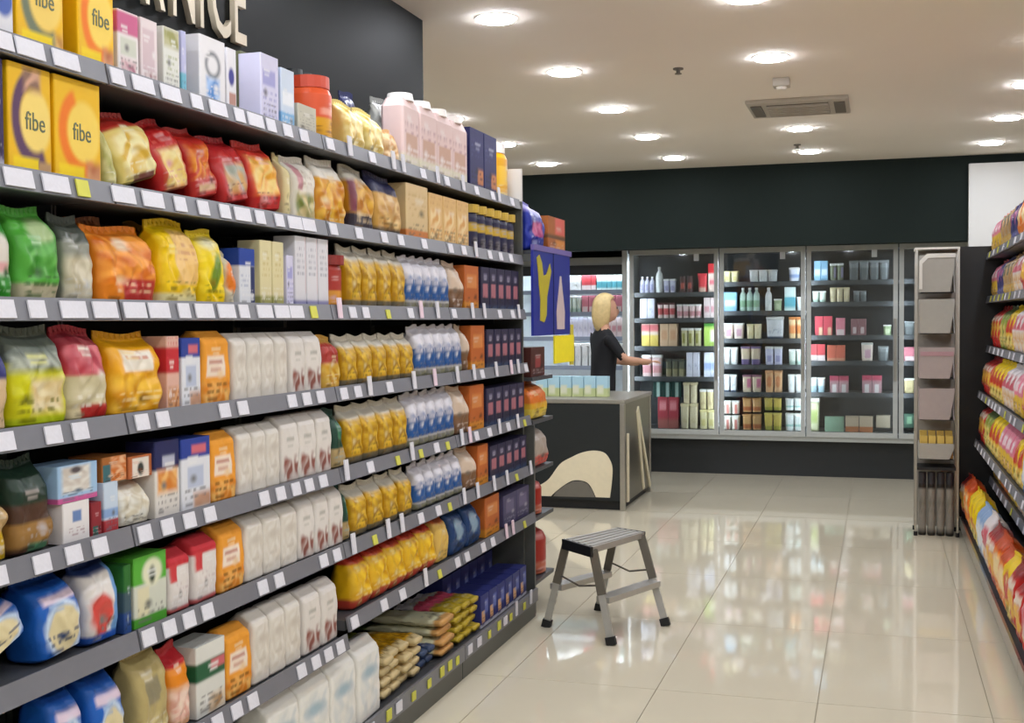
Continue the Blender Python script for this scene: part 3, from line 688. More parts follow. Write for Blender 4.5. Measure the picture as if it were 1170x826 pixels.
def pack(kind, des, w, d, h, res=1):
    key = (kind, des, round(w, 3), round(d, 3), round(h, 3))
    if key in _cache:
        return _cache[key]
    seed = sum(map(ord, des)) * 7 + len(kind)
    nf, nr, ns = {0: (10, 14, 2), 1: (18, 26, 4), 2: (30, 44, 5)}[res]
    prof = PROF[kind]
    vs = np.array([p[0] for p in prof])
    vv = np.unique(np.concatenate([np.linspace(0, vs[-1], nr), vs]))
    sw = np.interp(vv, vs, [p[1] for p in prof])
    sd = np.interp(vv, vs, [p[2] for p in prof])
    X, U, V, F = [], [], [], []
    soft = {'bag': .006, 'pillow': .007, 'flour': .0022}.get(kind, 0)
    for v_, a, b_ in zip(vv, sw, sd):
        pt, fl = perim(kind, w / 2 * a, d / 2 * b_, nf, ns)
        for (x, y), f_ in zip(pt, fl):
            X.append((x, y, v_ * h)); U.append(y / w + .5); V.append(v_ / vs[-1]); F.append(f_)
    X = np.array(X); U = np.array(U); V = np.array(V); F = np.array(F)
    P = len(fl)
    if soft:
        k = (noise2(X[:, 1] * 9 / 1, X[:, 2] * 7, seed) - .5) * 2
        k2 = (noise2(X[:, 1] * 3.1 + 4, X[:, 2] * 3, seed + 9) - .5) * 2
        edge = np.clip(np.minimum(V, 1 - V) * 6, 0, 1)
        X[:, 0] += np.sign(X[:, 0]) * soft * (k * .6 + k2) * edge
        X[:, 1] += soft * .5 * k2 * edge
        if kind in ('bag', 'pillow'):
            X[:, 2] += soft * .9 * np.sin(X[:, 1] / w * 5 + seed) * np.clip(V * 2 - 1, 0, 1)
            X[:, 0] -= np.clip(V - .6, 0, 1) * d * .25
    ds = list(D[des])
    if res and not des.startswith(('fib', 'white')):
        # small print common to all packs: a badge, a slogan line and a weight mark
        q = np.random.default_rng(seed + 3)
        base = np.array([int(ds[0][i:i + 2], 16) for i in (0, 2, 4)], float)
        hx = lambda t: ''.join('%02x' % int(k) for k in np.clip(t, 0, 255))
        lite, dark = hx(base + (235 - base) * .6), hx(base * .55)
        u0, v0 = q.uniform(.12, .5), q.uniform(.62, .8)
        ds += [('r', u0, u0 + q.uniform(.22, .4), v0, v0 + .035, lite), ('r', u0 + .05, u0 + .3, v0 - .06, v0 - .035, lite),
               ('e', q.uniform(.2, .8), q.uniform(.15, .5), .09, .05, q.choice([lite, dark])),
               ('r', .12, q.uniform(.3, .5), .06, .09, dark), ('t', .1, .9, .1, .3, dark if q.random() < .5 else lite)]
    C = paint(ds, U, V, F, seed)
    faces = []
    R = len(vv)
    for i in range(R - 1):
        for j in range(P):
            jj = (j + 1) % P
            faces.append((i * P + j, i * P + jj, (i + 1) * P + jj, (i + 1) * P + j))
    faces.append(list(range(P))[::-1])
    faces.append([(R - 1) * P + j for j in range(P)])
    me = bpy.data.meshes.new(des)
    me.from_pydata(X.tolist(), [], faces)
    at = me.color_attributes.new('print', 'FLOAT_COLOR', 'POINT')
    at.data.foreach_set('color', np.concatenate([C, np.ones((len(C), 1))], 1).astype(np.float32).ravel())
    me.materials.append(PM[MATK[kind]])
    if kind not in ('box', 'capbox'):
        me.shade_smooth()
    parts = []
    if kind in LID:
        parts.append(({'tub': 'lid', 'jar': 'lid', 'bottle': 'cap', 'capbox': 'cap'}[kind], lid_mesh(kind, w, d, h, LIDC.get(des, LID[kind]))))
    if kind in ('bag', 'pillow') and res:
        # crimped seal across the top
        top = X[-P:]
        x0, z0 = top[:, 0].mean(), top[:, 2].mean()
        sv, sf = [], []
        n = 18
        for k in range(n + 1):
            yy = -w * .49 + w * .98 * k / n
            zz = h + soft * .9 * math.sin(yy / w * 5 + seed) - .002
            ww = .0022 * (1 if k % 2 else -1)
            for dx in (-.0022, .0022):
                for dz in (-.012, .012):
                    sv.append((x0 + dx + ww, yy, zz + dz))
        for k in range(n):
            a = k * 4
            b2 = a + 4
            for q in ((0, 1), (1, 3), (3, 2), (2, 0)):
                sf.append((a + q[0], a + q[1], b2 + q[1], b2 + q[0]))
        sf.append((0, 1, 3, 2)); sf.append((n * 4, n * 4 + 2, n * 4 + 3, n * 4 + 1))
        sme = bpy.data.meshes.new('seal')
        sme.from_pydata(sv, [], sf)
        ca = sme.color_attributes.new('print', 'FLOAT_COLOR', 'POINT')
        tc = C[-P + nf // 2]
        ca.data.foreach_set('color', np.tile(np.append(tc * .9, 1), len(sv)).astype(np.float32))
        sme.materials.append(PM['film'])
        parts.append(('top_seal', sme))
    if des.startswith('fib'):
        tm = text_mesh('fibe', h * .24, 0.0006)
        tm.transform(Matrix.Rotation(math.pi / 2, 4, 'Z') @ Matrix.Rotation(math.pi / 2, 4, 'X') @ Matrix.Diagonal((.8, 1, 1, 1)))
        tm.transform(Matrix.Translation((d / 2 + .0006, -w * .12, h * .42)))
        tm.materials.clear()
        tm.materials.append(bpy.data.materials.get('dark_lettering') or mat('dark_lettering', '#68705a', 0.6))
        parts.append(('lettering', tm))
    _cache[key] = (me, parts)
    return _cache[key]

FACE = {'L': 0.0, 'R': math.pi, 'F': -math.pi / 2}

def place(fr_, a, z, front, kind, des, w, d, h, name, cat, label, group=None, lean=0, res=1, jit=1.0, rot=None):
    me, parts = pack(kind, des, w, d, h, res)
    o = obj(name, me)
    rz = FACE[fr_] + random.uniform(-.05, .05) * jit
    if fr_ == 'L':
        o.location = (front - d / 2, a, z)
    elif fr_ == 'R':
        o.location = (front + d / 2, a, z)
    else:
        o.location = (a, front + d / 2, z)
    o.rotation_euler = (0, 0, rz)
    if lean:
        # slumped sideways and back against its neighbours
        o.rotation_euler = (Matrix.Rotation(rz, 3, 'Z') @ Matrix.Rotation(lean, 3, 'X') @ Matrix.Rotation(-lean * .5, 3, 'Y')).to_euler()
        o.location.z += math.sin(lean) * w * .5 + math.sin(lean * .5) * d * .5
    if rot is not None:
        o.rotation_euler = rot
    for pn, pm in parts:
        obj(pn, pm, o)
    tag(o, label, cat, group)
    return o
ROWS = [
 ('L', 2.14, 2.205, 1, 2.17, 0.198, 0.07, -1.818, 'box', 'whiteblue', 'cereal_box', 'box', 'white box with blue oval, leftmost|on the top left-hand shelf', 0),
 ('L', 2.211, 2.373, 1, 2.17, 0.237, 0.08, -1.818, 'box', 'fibgrey', 'cereal_box', 'box', 'yellow cereal box with grey-green swoosh|on the top left-hand shelf', 0),
 ('L', 2.421, 2.566, 1, 2.17, 0.246, 0.08, -1.818, 'box', 'fiborange', 'cereal_box', 'box', 'yellow cereal box with orange swoosh|on the top left-hand shelf', 0),
 ('L', 2.577, 2.669, 1, 2.17, 0.168, 0.08, -1.818, 'box', 'pinktop', 'rice_cake_box', 'carton', 'white carton with pink top|on the top left-hand shelf', 0),
 ('L', 2.673, 2.754, 1, 2.17, 0.17, 0.08, -1.818, 'box', 'palepink', 'rice_cake_box', 'carton', 'pale pink-white carton|on the top left-hand shelf', 0),
 ('L', 2.775, 2.858, 1, 2.17, 0.171, 0.08, -1.818, 'box', 'olivetop', 'rice_cake_box', 'carton', 'white carton with olive-green top|on the top left-hand shelf', 0),
 ('L', 2.862, 2.892, 1, 2.17, 0.178, 0.08, -1.818, 'box', 'lavteal', 'slim_carton', 'carton', 'slim lavender carton with teal foot|on the top left-hand shelf', 0),
 ('L', 3.054, 3.11, 1, 2.17, 0.218, 0.08, -1.918, 'box', 'greyred', 'slim_carton', 'carton', 'grey and dull red carton set back|on the top left-hand shelf', 0),
 ('L', 2.954, 3.094, 1, 2.17, 0.191, 0.08, -1.818, 'box', 'ringblue', 'cereal_box', 'box', 'white box with grey ring emblem and blue foot|on the top left-hand shelf', 0),
 ('L', 3.099, 3.158, 1, 2.17, 0.184, 0.08, -1.818, 'box', 'whitenavy', 'slim_carton', 'carton', 'slim white carton with navy spot|on the top left-hand shelf', 0),
 ('L', 3.358, 3.463, 1, 2.17, 0.236, 0.08, -1.918, 'box', 'olivenavy', 'carton', 'carton', 'dark olive carton with navy block|on the top left-hand shelf', 0),
 ('L', 3.3, 3.417, 1, 2.17, 0.212, 0.08, -1.818, 'box', 'lavender', 'carton', 'carton', 'lavender-white carton|on the top left-hand shelf', 0),
 ('L', 3.429, 3.524, 1, 2.17, 0.192, 0.08, -1.818, 'box', 'skyblue', 'carton', 'carton', 'pale blue carton, shorter than its lavender neighbour|on the top left-hand shelf', 0),
 ('L', 3.542, 3.682, 1, 2.17, 0.099, 0.05, -1.818, 'box', 'beigebox', 'small_box', 'box', 'small beige box in front of dark cup|on the top left-hand shelf', 0),
 ('L', 3.923, 4.077, 2, 2.17, 0.303, 0.06, -2.018, 'jar', 'darkteal', 'dark_cup', 'cup', 'dark teal cup with white swirl standing behind beige box|on the top left-hand shelf', 0),
 ('L', 3.702, 3.86, 1, 2.17, 0.228, 0.2, -1.818, 'jar', 'orangeyellow', 'orange_jar', 'jar', 'orange-red jar with yellow lower half|on the top left-hand shelf', 0),
 ('L', 4.196, 4.342, 1, 2.17, 0.263, 0.06, -1.948, 'bag', 'navyplain', 'small_bag', 'bag', 'small navy bag behind pale yellow bags|on the top left-hand shelf', 0),
 ('L', 3.911, 4.265, 2, 2.17, 0.17, 0.1, -1.818, 'bag', 'paleyellow', 'noodle_bag', 'bag', 'pale yellow crumpled noodle bag|on the top left-hand shelf', 0),
 ('L', 4.465, 4.695, 1, 2.17, 0.289, 0.06, -1.938, 'bag', 'clearGrey', 'clear_bag', 'bag', 'grey see-through bag|on the top left-hand shelf', 0),
 ('L', 4.282, 4.414, 1, 2.17, 0.125, 0.08, -1.818, 'bag', 'peachbag', 'small_bag', 'bag', 'small peach-coloured bag|on the top left-hand shelf', 0),
 ('L', 4.442, 5.226, 4, 2.17, 0.306, 0.1, -1.818, 'capbox', 'pinkbottle', 'drink_carton', 'carton', 'pinkish white drink carton with white cap|on the top left-hand shelf', 0),
 ('L', 5.263, 5.675, 2, 2.17, 0.284, 0.1, -1.818, 'box', 'navybox', 'navy_box', 'box', 'tall navy blue box|on the top left-hand shelf', 0),
 ('L', 5.704, 5.956, 1, 2.17, 0.285, 0.25, -1.818, 'jar', 'goldwhite', 'golden_canister', 'canister', 'golden yellow canister with white lid|on the top left-hand shelf', 0),
 ('L', 2.105, 2.153, 1, 1.881, 0.24, 0.08, -1.805, 'box', 'purplebox', 'carton', 'carton', 'dark purple carton at the picture edge|on the second left-hand shelf', 0),
 ('L', 2.159, 2.307, 1, 1.881, 0.242, 0.08, -1.805, 'box', 'fibpurple', 'cereal_box', 'box', 'yellow cereal box with purple swoosh|on the second left-hand shelf', 0),
 ('L', 2.313, 2.487, 1, 1.881, 0.243, 0.08, -1.805, 'box', 'fiborange', 'cereal_box', 'box', 'yellow cereal box with orange swoosh|on the second left-hand shelf', 0),
 ('L', 2.511, 2.567, 1, 1.881, 0.162, 0.08, -1.805, 'bag', 'palegreen', 'pasta_bag', 'bag', 'pale yellow-green pasta bag next to shelf joint|on the second left-hand shelf', 0.1),
 ('L', 2.582, 2.746, 1, 1.881, 0.174, 0.11, -1.805, 'bag', 'paleyellowred', 'pasta_bag', 'bag', 'pale yellow pasta bag with red top, slumped|on the second left-hand shelf', 0.28),
 ('L', 2.75, 2.897, 1, 1.881, 0.185, 0.11, -1.805, 'bag', 'redpale', 'pasta_bag', 'bag', 'red pasta bag with pale yellow panel|on the second left-hand shelf', 0.24),
 ('L', 3.042, 3.259, 1, 1.881, 0.203, 0.08, -1.945, 'bag', 'orangebag', 'pasta_bag', 'bag', 'orange pasta bag standing behind red bags|on the second left-hand shelf', 0.1),
 ('L', 2.902, 3.044, 1, 1.881, 0.193, 0.11, -1.805, 'bag', 'redgold', 'pasta_bag', 'bag', 'red and gold pasta bag|on the second left-hand shelf', 0.2),
 ('L', 3.049, 3.225, 1, 1.881, 0.191, 0.11, -1.805, 'bag', 'redgrey', 'pasta_bag', 'bag', 'red pasta bag with grey picture|on the second left-hand shelf', 0.18),
 ('L', 3.23, 3.413, 1, 1.881, 0.206, 0.1, -1.805, 'bag', 'redyellow', 'pasta_bag', 'bag', 'red, orange and yellow pasta bag|on the second left-hand shelf', 0.1),
 ('L', 3.425, 3.466, 1, 1.881, 0.196, 0.08, -1.805, 'bag', 'creamslim', 'slim_bag', 'bag', 'slim cream-yellow bag|on the second left-hand shelf', 0),
 ('L', 3.484, 3.66, 1, 1.881, 0.206, 0.1, -1.805, 'bag', 'whitegreen', 'rice_bag', 'bag', 'white rounded bag with green picture|on the second left-hand shelf', 0),
 ('L', 3.674, 3.882, 1, 1.881, 0.226, 0.1, -1.805, 'bag', 'amberwhite', 'pasta_bag', 'bag', 'amber pasta bag with white top|on the second left-hand shelf', 0),
 ('L', 3.926, 4.136, 1, 1.881, 0.227, 0.1, -1.805, 'bag', 'amberpurple', 'pasta_bag', 'bag', 'amber pasta bag with purple edge|on the second left-hand shelf', 0),
 ('L', 4.144, 4.402, 1, 1.881, 0.227, 0.1, -1.805, 'bag', 'ambernavy', 'pasta_bag', 'bag', 'amber pasta bag with navy top|on the second left-hand shelf', 0),
 ('L', 4.439, 4.681, 1, 1.881, 0.225, 0.1, -1.805, 'box', 'beigetall', 'biscuit_box', 'box', 'beige box with orange foot|on the second left-hand shelf', 0),
 ('L', 4.691, 5.205, 3, 1.881, 0.211, 0.1, -1.805, 'box', 'peachbox', 'biscuit_box', 'box', 'peach-beige box|on the second left-hand shelf', 0),
 ('L', 5.255, 5.956, 6, 1.881, 0.215, 0.08, -1.805, 'jar', 'navyjar', 'sauce_jar', 'jar', 'navy jar with yellow band|on the second left-hand shelf', 0),
 ('L', 2.049, 2.168, 1, 1.599, 0.202, 0.11, -1.793, 'bag', 'greenwhite', 'snack_bag', 'bag', 'dark green bag with white and pink label|on the third left-hand shelf', 0),
 ('L', 2.174, 2.32, 1, 1.599, 0.207, 0.11, -1.793, 'bag', 'green', 'snack_bag', 'bag', 'bright green bag|on the third left-hand shelf', 0),
 ('L', 2.335, 2.445, 1, 1.599, 0.199, 0.1, -1.793, 'bag', 'greyclear', 'bean_bag', 'bag', 'see-through grey bag with beige contents|on the third left-hand shelf', 0),
 ('L', 2.548, 2.707, 1, 1.599, 0.217, 0.08, -1.923, 'bag', 'orangebrown', 'lentil_bag', 'bag', 'orange-brown bag behind grey bag|on the third left-hand shelf', 0),
 ('L', 2.452, 2.707, 1, 1.599, 0.187, 0.11, -1.793, 'bag', 'orangered', 'lentil_bag', 'bag', 'large orange bag with red label at foot|on the third left-hand shelf', 0),
 ('L', 2.811, 2.914, 1, 1.599, 0.22, 0.08, -1.933, 'bag', 'darkyellow', 'maize_bag', 'bag', 'dark yellow bag behind orange bag|on the third left-hand shelf', 0),
 ('L', 2.711, 2.909, 1, 1.599, 0.22, 0.1, -1.793, 'bag', 'yellowpeach', 'maize_bag', 'bag', 'yellow bag with peach label|on the third left-hand shelf', 0),
 ('L', 2.914, 3.049, 1, 1.599, 0.206, 0.1, -1.793, 'bag', 'yellowgreen', 'maize_bag', 'bag', 'yellow bag with green cob picture|on the third left-hand shelf', 0),
 ('L', 3.054, 3.103, 1, 1.599, 0.147, 0.08, -1.793, 'bag', 'orangesmall', 'small_bag', 'bag', 'small orange bag beside yellow cob bag|on the third left-hand shelf', 0),
 ('L', 3.108, 3.206, 1, 1.599, 0.171, 0.08, -1.793, 'box', 'bluewhite2', 'carton', 'carton', 'blue-topped white carton with navy edge|on the third left-hand shelf', 0),
 ('L', 3.232, 3.388, 2, 1.599, 0.202, 0.08, -1.793, 'box', 'cream', 'carton', 'carton', 'cream-coloured carton with green foot|on the third left-hand shelf', 0),
 ('L', 3.4, 3.453, 1, 1.599, 0.164, 0.08, -1.793, 'box', 'lavender', 'carton', 'carton', 'small lavender carton|on the third left-hand shelf', 0),
 ('L', 3.459, 3.708, 3, 1.599, 0.23, 0.08, -1.793, 'box', 'whitegrey', 'carton', 'carton', 'white carton with grey print|on the third left-hand shelf', 0),
 ('L', 3.721, 3.848, 1, 1.599, 0.182, 0.08, -1.793, 'jar', 'redjar', 'sauce_jar', 'jar', 'red jar with orange lower half|on the third left-hand shelf', 0),
 ('L', 3.862, 4.42, 4, 1.599, 0.215, 0.09, -1.793, 'bag', 'amber', 'pasta_bag', 'bag', 'amber pasta bag with white top|on the third left-hand shelf', 0),
 ('L', 4.429, 4.918, 5, 1.599, 0.208, 0.09, -1.793, 'bag', 'bluewhite', 'pasta_bag', 'bag', 'blue and white pasta bag|on the third left-hand shelf', 0),
 ('L', 4.94, 5.091, 1, 1.599, 0.205, 0.09, -1.793, 'bag', 'brownwhite', 'pasta_bag', 'bag', 'brown and white bag|on the third left-hand shelf', 0),
 ('L', 5.103, 5.301, 1, 1.599, 0.205, 0.09, -1.793, 'box', 'rust', 'pasta_box', 'box', 'rust-orange box|on the third left-hand shelf', 0),
 ('L', 5.339, 5.956, 5, 1.599, 0.207, 0.09, -1.793, 'box', 'navypink', 'pasta_box', 'box', 'navy box with pink and orange print|on the third left-hand shelf', 0),
 ('L', 2.018, 2.13, 1, 1.322, 0.204, 0.11, -1.78, 'bag', 'navybeige', 'cereal_bag', 'bag', 'beige bag with navy top at picture edge|on the fourth left-hand shelf', 0),
 ('L', 2.136, 2.319, 1, 1.322, 0.215, 0.11, -1.78, 'bag', 'lime', 'cereal_bag', 'bag', 'lime-yellow bag with grey see-through top|on the fourth left-hand shelf', 0),
 ('L', 2.322, 2.473, 1, 1.322, 0.212, 0.11, -1.78, 'bag', 'redbeige', 'cereal_bag', 'bag', 'red-topped bag with beige window and red label|on the fourth left-hand shelf', 0),
 ('L', 2.483, 2.699, 1, 1.322, 0.197, 0.11, -1.78, 'bag', 'golden', 'cereal_bag', 'bag', 'golden orange cereal bag with white label|on the fourth left-hand shelf', 0),
 ('L', 2.707, 2.772, 1, 1.322, 0.194, 0.09, -1.78, 'box', 'redwhite', 'carton', 'carton', 'red and white carton|on the fourth left-hand shelf', 0),
 ('L', 2.777, 2.876, 1, 1.322, 0.188, 0.09, -1.78, 'box', 'bluered', 'carton', 'carton', 'blue-topped white carton with red mark|on the fourth left-hand shelf', 0),
 ('L', 2.88, 3.033, 1, 1.322, 0.206, 0.1, -1.78, 'flour', 'orangelabel', 'flour_bag', 'bag', 'orange paper bag with white label|on the fourth left-hand shelf', 0),
 ('L', 3.048, 3.384, 4, 1.322, 0.198, 0.1, -1.78, 'flour', 'white', 'flour_bag', 'bag', 'plain white paper flour bag|on the fourth left-hand shelf', 0),
 ('L', 3.39, 3.62, 2, 1.322, 0.198, 0.1, -1.78, 'flour', 'whitebrown', 'flour_bag', 'bag', 'white paper flour bag with brown-red foot|on the fourth left-hand shelf', 0),
 ('L', 3.64, 3.776, 1, 1.322, 0.171, 0.09, -1.78, 'bag', 'redyellow2', 'pasta_bag', 'bag', 'red-topped yellow bag|on the fourth left-hand shelf', 0),
 ('L', 3.791, 4.464, 5, 1.322, 0.171, 0.09, -1.78, 'bag', 'amber', 'pasta_bag', 'bag', 'amber pasta bag with white top|on the fourth left-hand shelf', 0),
 ('L', 4.493, 5.046, 5, 1.322, 0.202, 0.09, -1.78, 'bag', 'bluewhite', 'pasta_bag', 'bag', 'blue and white pasta bag|on the fourth left-hand shelf', 0),
 ('L', 5.058, 5.13, 1, 1.322, 0.2, 0.09, -1.78, 'bag', 'brownwhite', 'pasta_bag', 'bag', 'slim brown and white bag|on the fourth left-hand shelf', 0),
 ('L', 5.143, 5.345, 1, 1.322, 0.207, 0.09, -1.78, 'box', 'rust', 'pasta_box', 'box', 'rust-orange box|on the fourth left-hand shelf', 0),
 ('L', 5.372, 5.956, 5, 1.322, 0.187, 0.09, -1.78, 'box', 'navypink', 'pasta_box', 'box', 'navy box with pink and orange print|on the fourth left-hand shelf', 0),
 ('L', 2.016, 2.102, 1, 1.048, 0.162, 0.1, -1.768, 'bag', 'tanyellow', 'cereal_bag', 'bag', 'tan bag with yellow foot|on the fifth left-hand shelf', 0),
 ('L', 2.107, 2.243, 1, 1.048, 0.2, 0.1, -1.768, 'bag', 'browngreen', 'cereal_bag', 'bag', 'brown bag with dark green top|on the fifth left-hand shelf', 0),
 ('L', 2.267, 2.368, 1, 1.048, 0.093, 0.11, -1.768, 'box', 'whiteblue2', 'pudding_box', 'box', 'white box with blue square, under light blue box|on the fifth left-hand shelf', 0),
 ('L', 2.252, 2.4, 1, 1.142, 0.085, 0.1, -1.768, 'box', 'bluephoto', 'pudding_box', 'box', 'light blue box with grey picture and pink band|on the fifth left-hand shelf', 0),
 ('L', 2.371, 2.414, 1, 1.048, 0.08, 0.1, -1.768, 'box', 'redteal', 'small_box', 'box', 'small dark red box with teal corner|on the fifth left-hand shelf', 0),
 ('L', 2.417, 2.479, 1, 1.048, 0.12, 0.11, -1.768, 'box', 'bluewhitered', 'small_box', 'box', 'pale blue and white box with red foot|on the fifth left-hand shelf', 0),
 ('L', 2.427, 2.529, 1, 1.166, 0.062, 0.1, -1.778, 'box', 'orangepic', 'pudding_box', 'box', 'orange and teal box lying on pale blue box|on the fifth left-hand shelf', 0),
 ('L', 2.486, 2.622, 1, 1.048, 0.108, 0.12, -1.768, 'bag', 'creambag', 'sugar_bag', 'bag', 'cream-coloured bag|on the fifth left-hand shelf', 0),
 ('L', 2.532, 2.637, 1, 1.163, 0.055, 0.1, -1.778, 'box', 'figurebox', 'pudding_box', 'box', 'white-fronted brown box with dark figure, above cream bag|on the fifth left-hand shelf', 0),
 ('L', 2.629, 2.745, 1, 1.048, 0.198, 0.09, -1.768, 'box', 'navyorange', 'carton', 'carton', 'navy-topped carton with orange picture|on the fifth left-hand shelf', 0),
 ('L', 2.75, 2.897, 1, 1.048, 0.192, 0.09, -1.768, 'box', 'bluered', 'carton', 'carton', 'blue-topped white carton with red mark|on the fifth left-hand shelf', 0),
 ('L', 2.906, 3.034, 1, 1.048, 0.195, 0.1, -1.768, 'flour', 'orangelabel', 'flour_bag', 'bag', 'orange paper bag with white label|on the fifth left-hand shelf', 0),
 ('L', 3.048, 3.302, 3, 1.048, 0.198, 0.1, -1.768, 'flour', 'white', 'flour_bag', 'bag', 'plain white paper flour bag|on the fifth left-hand shelf', 0),
 ('L', 3.308, 3.667, 3, 1.048, 0.208, 0.1, -1.768, 'flour', 'whitebrown', 'flour_bag', 'bag', 'white paper flour bag with brown-red foot|on the fifth left-hand shelf', 0),
 ('L', 3.681, 3.778, 1, 1.048, 0.195, 0.09, -1.768, 'bag', 'darkgreen', 'pasta_bag', 'bag', 'dark green bag with beige foot|on the fifth left-hand shelf', 0),
 ('L', 3.793, 4.361, 4, 1.048, 0.196, 0.09, -1.768, 'bag', 'amber', 'pasta_bag', 'bag', 'amber pasta bag with white top|on the fifth left-hand shelf', 0),
 ('L', 4.38, 4.901, 5, 1.048, 0.204, 0.09, -1.768, 'bag', 'bluewhite', 'pasta_bag', 'bag', 'blue and white pasta bag|on the fifth left-hand shelf', 0),
 ('L', 4.913, 5.076, 1, 1.048, 0.202, 0.09, -1.768, 'bag', 'brownwhite', 'pasta_bag', 'bag', 'brown and white bag|on the fifth left-hand shelf', 0),
 ('L', 5.089, 5.289, 1, 1.048, 0.207, 0.09, -1.768, 'box', 'rust', 'pasta_box', 'box', 'rust-orange box|on the fifth left-hand shelf', 0),
 ('L', 5.328, 5.956, 5, 1.048, 0.181, 0.09, -1.768, 'box', 'navypink', 'pasta_box', 'box', 'navy box with pink and orange print|on the fifth left-hand shelf', 0),
 ('L', 1.934, 2.16, 1, 0.792, 0.105, 0.13, -1.757, 'bag', 'bluerice', 'rice_bag', 'bag', 'big blue rice bag leaning at picture edge|on the sixth left-hand shelf', 0.35),
 ('L', 2.183, 2.335, 1, 0.792, 0.179, 0.13, -1.757, 'bag', 'bluerice', 'rice_bag', 'bag', 'blue rice bag with oval grain window|on the sixth left-hand shelf', 0.08),
 ('L', 2.342, 2.469, 1, 0.792, 0.194, 0.11, -1.757, 'bag', 'strawberry', 'milk_bag', 'bag', 'white and blue bag with red fruit picture|on the sixth left-hand shelf', 0),
 ('L', 2.473, 2.509, 1, 0.792, 0.168, 0.1, -1.757, 'box', 'navygreen', 'slim_carton', 'carton', 'slim navy and green carton|on the sixth left-hand shelf', 0),
 ('L', 2.516, 2.66, 1, 0.792, 0.176, 0.1, -1.757, 'box', 'greenbox', 'flake_box', 'box', 'green and white box with small figure|on the sixth left-hand shelf', 0),
 ('L', 2.668, 2.771, 1, 0.792, 0.162, 0.1, -1.757, 'flour', 'redfig', 'flour_bag', 'bag', 'white bag with red top, left of the pair|on the sixth left-hand shelf', 0),
 ('L', 2.779, 2.908, 1, 0.792, 0.177, 0.1, -1.757, 'flour', 'redfig', 'flour_bag', 'bag', 'white bag with red top, right of the pair|on the sixth left-hand shelf', 0),
 ('L', 2.912, 3.056, 1, 0.792, 0.188, 0.1, -1.757, 'flour', 'orangelabel', 'flour_bag', 'bag', 'orange paper bag with white label|on the sixth left-hand shelf', 0),
 ('L', 3.061, 3.39, 3, 0.792, 0.191, 0.1, -1.757, 'flour', 'white', 'flour_bag', 'bag', 'plain white paper flour bag|on the sixth left-hand shelf', 0),
 ('L', 3.396, 3.726, 3, 0.792, 0.198, 0.1, -1.757, 'flour', 'whitebrown', 'flour_bag', 'bag', 'white paper flour bag with brown-red foot|on the sixth left-hand shelf', 0),
 ('L', 3.733, 3.79, 1, 0.792, 0.187, 0.09, -1.757, 'bag', 'darkgreen', 'pasta_bag', 'bag', 'slim dark green bag|on the sixth left-hand shelf', 0),
 ('L', 3.798, 4.382, 4, 0.792, 0.171, 0.09, -1.757, 'bag', 'amber', 'pasta_bag', 'bag', 'amber pasta bag with white top|on the sixth left-hand shelf', 0),
 ('L', 4.42, 4.967, 5, 0.792, 0.173, 0.09, -1.757, 'bag', 'bluewhite', 'pasta_bag', 'bag', 'blue and white pasta bag|on the sixth left-hand shelf', 0),
 ('L', 4.979, 5.148, 1, 0.792, 0.177, 0.09, -1.757, 'bag', 'brownwhite', 'pasta_bag', 'bag', 'brown and white bag|on the sixth left-hand shelf', 0),
 ('L', 5.16, 5.314, 1, 0.792, 0.183, 0.09, -1.757, 'box', 'rust', 'pasta_box', 'box', 'rust-orange box|on the sixth left-hand shelf', 0),
 ('L', 5.341, 5.956, 5, 0.792, 0.162, 0.09, -1.757, 'box', 'navypink', 'pasta_box', 'box', 'navy box with pink and orange print|on the sixth left-hand shelf', 0),
 ('L', 1.874, 2.128, 1, 0.486, 0.187, 0.13, -1.743, 'bag', 'bluerice', 'rice_bag', 'bag', 'blue rice bag at the corner of the picture|on the seventh left-hand shelf', 0.2),
 ('L', 2.191, 2.316, 1, 0.486, 0.244, 0.12, -1.743, 'bag', 'bluerice', 'rice_bag', 'bag', 'left of two upright blue rice bags|on the seventh left-hand shelf', 0),
 ('L', 2.326, 2.468, 1, 0.486, 0.24, 0.12, -1.743, 'bag', 'bluerice', 'rice_bag', 'bag', 'right of two upright blue rice bags|on the seventh left-hand shelf', 0),
 ('L', 2.501, 2.657, 1, 0.486, 0.237, 0.1, -1.743, 'bag', 'khaki', 'meal_bag', 'bag', 'khaki bag with grey emblem|on the seventh left-hand shelf', 0),
 ('L', 2.661, 2.756, 1, 0.486, 0.207, 0.1, -1.743, 'bag', 'redorange', 'meal_bag', 'bag', 'red-topped orange and pink bag|on the seventh left-hand shelf', 0),
 ('L', 2.765, 2.917, 1, 0.486, 0.193, 0.1, -1.743, 'box', 'greenwhite2', 'flake_box', 'box', 'white box with dark green band|on the seventh left-hand shelf', 0),
 ('L', 2.926, 3.063, 1, 0.486, 0.196, 0.1, -1.743, 'flour', 'orangelabel', 'flour_bag', 'bag', 'orange paper bag with white label|on the seventh left-hand shelf', 0),
 ('L', 3.073, 3.377, 3, 0.486, 0.209, 0.1, -1.743, 'flour', 'white', 'flour_bag', 'bag', 'plain white paper flour bag|on the seventh left-hand shelf', 0),
 ('L', 3.389, 3.646, 2, 0.486, 0.205, 0.1, -1.743, 'flour', 'whitebrown', 'flour_bag', 'bag', 'white paper flour bag with brown-red foot|on the seventh left-hand shelf', 0),
 ('L', 3.774, 4.581, 5, 0.541, 0.187, 0.1, -1.746, 'bag', 'yellowredbag', 'pasta_bag', 'bag', 'yellow pasta bag with red top and foot|on the seventh left-hand shelf', 0),
 ('L', 4.602, 4.749, 1, 0.541, 0.189, 0.09, -1.746, 'bag', 'yellowbeige', 'pasta_bag', 'bag', 'yellow and beige bag|on the seventh left-hand shelf', 0),
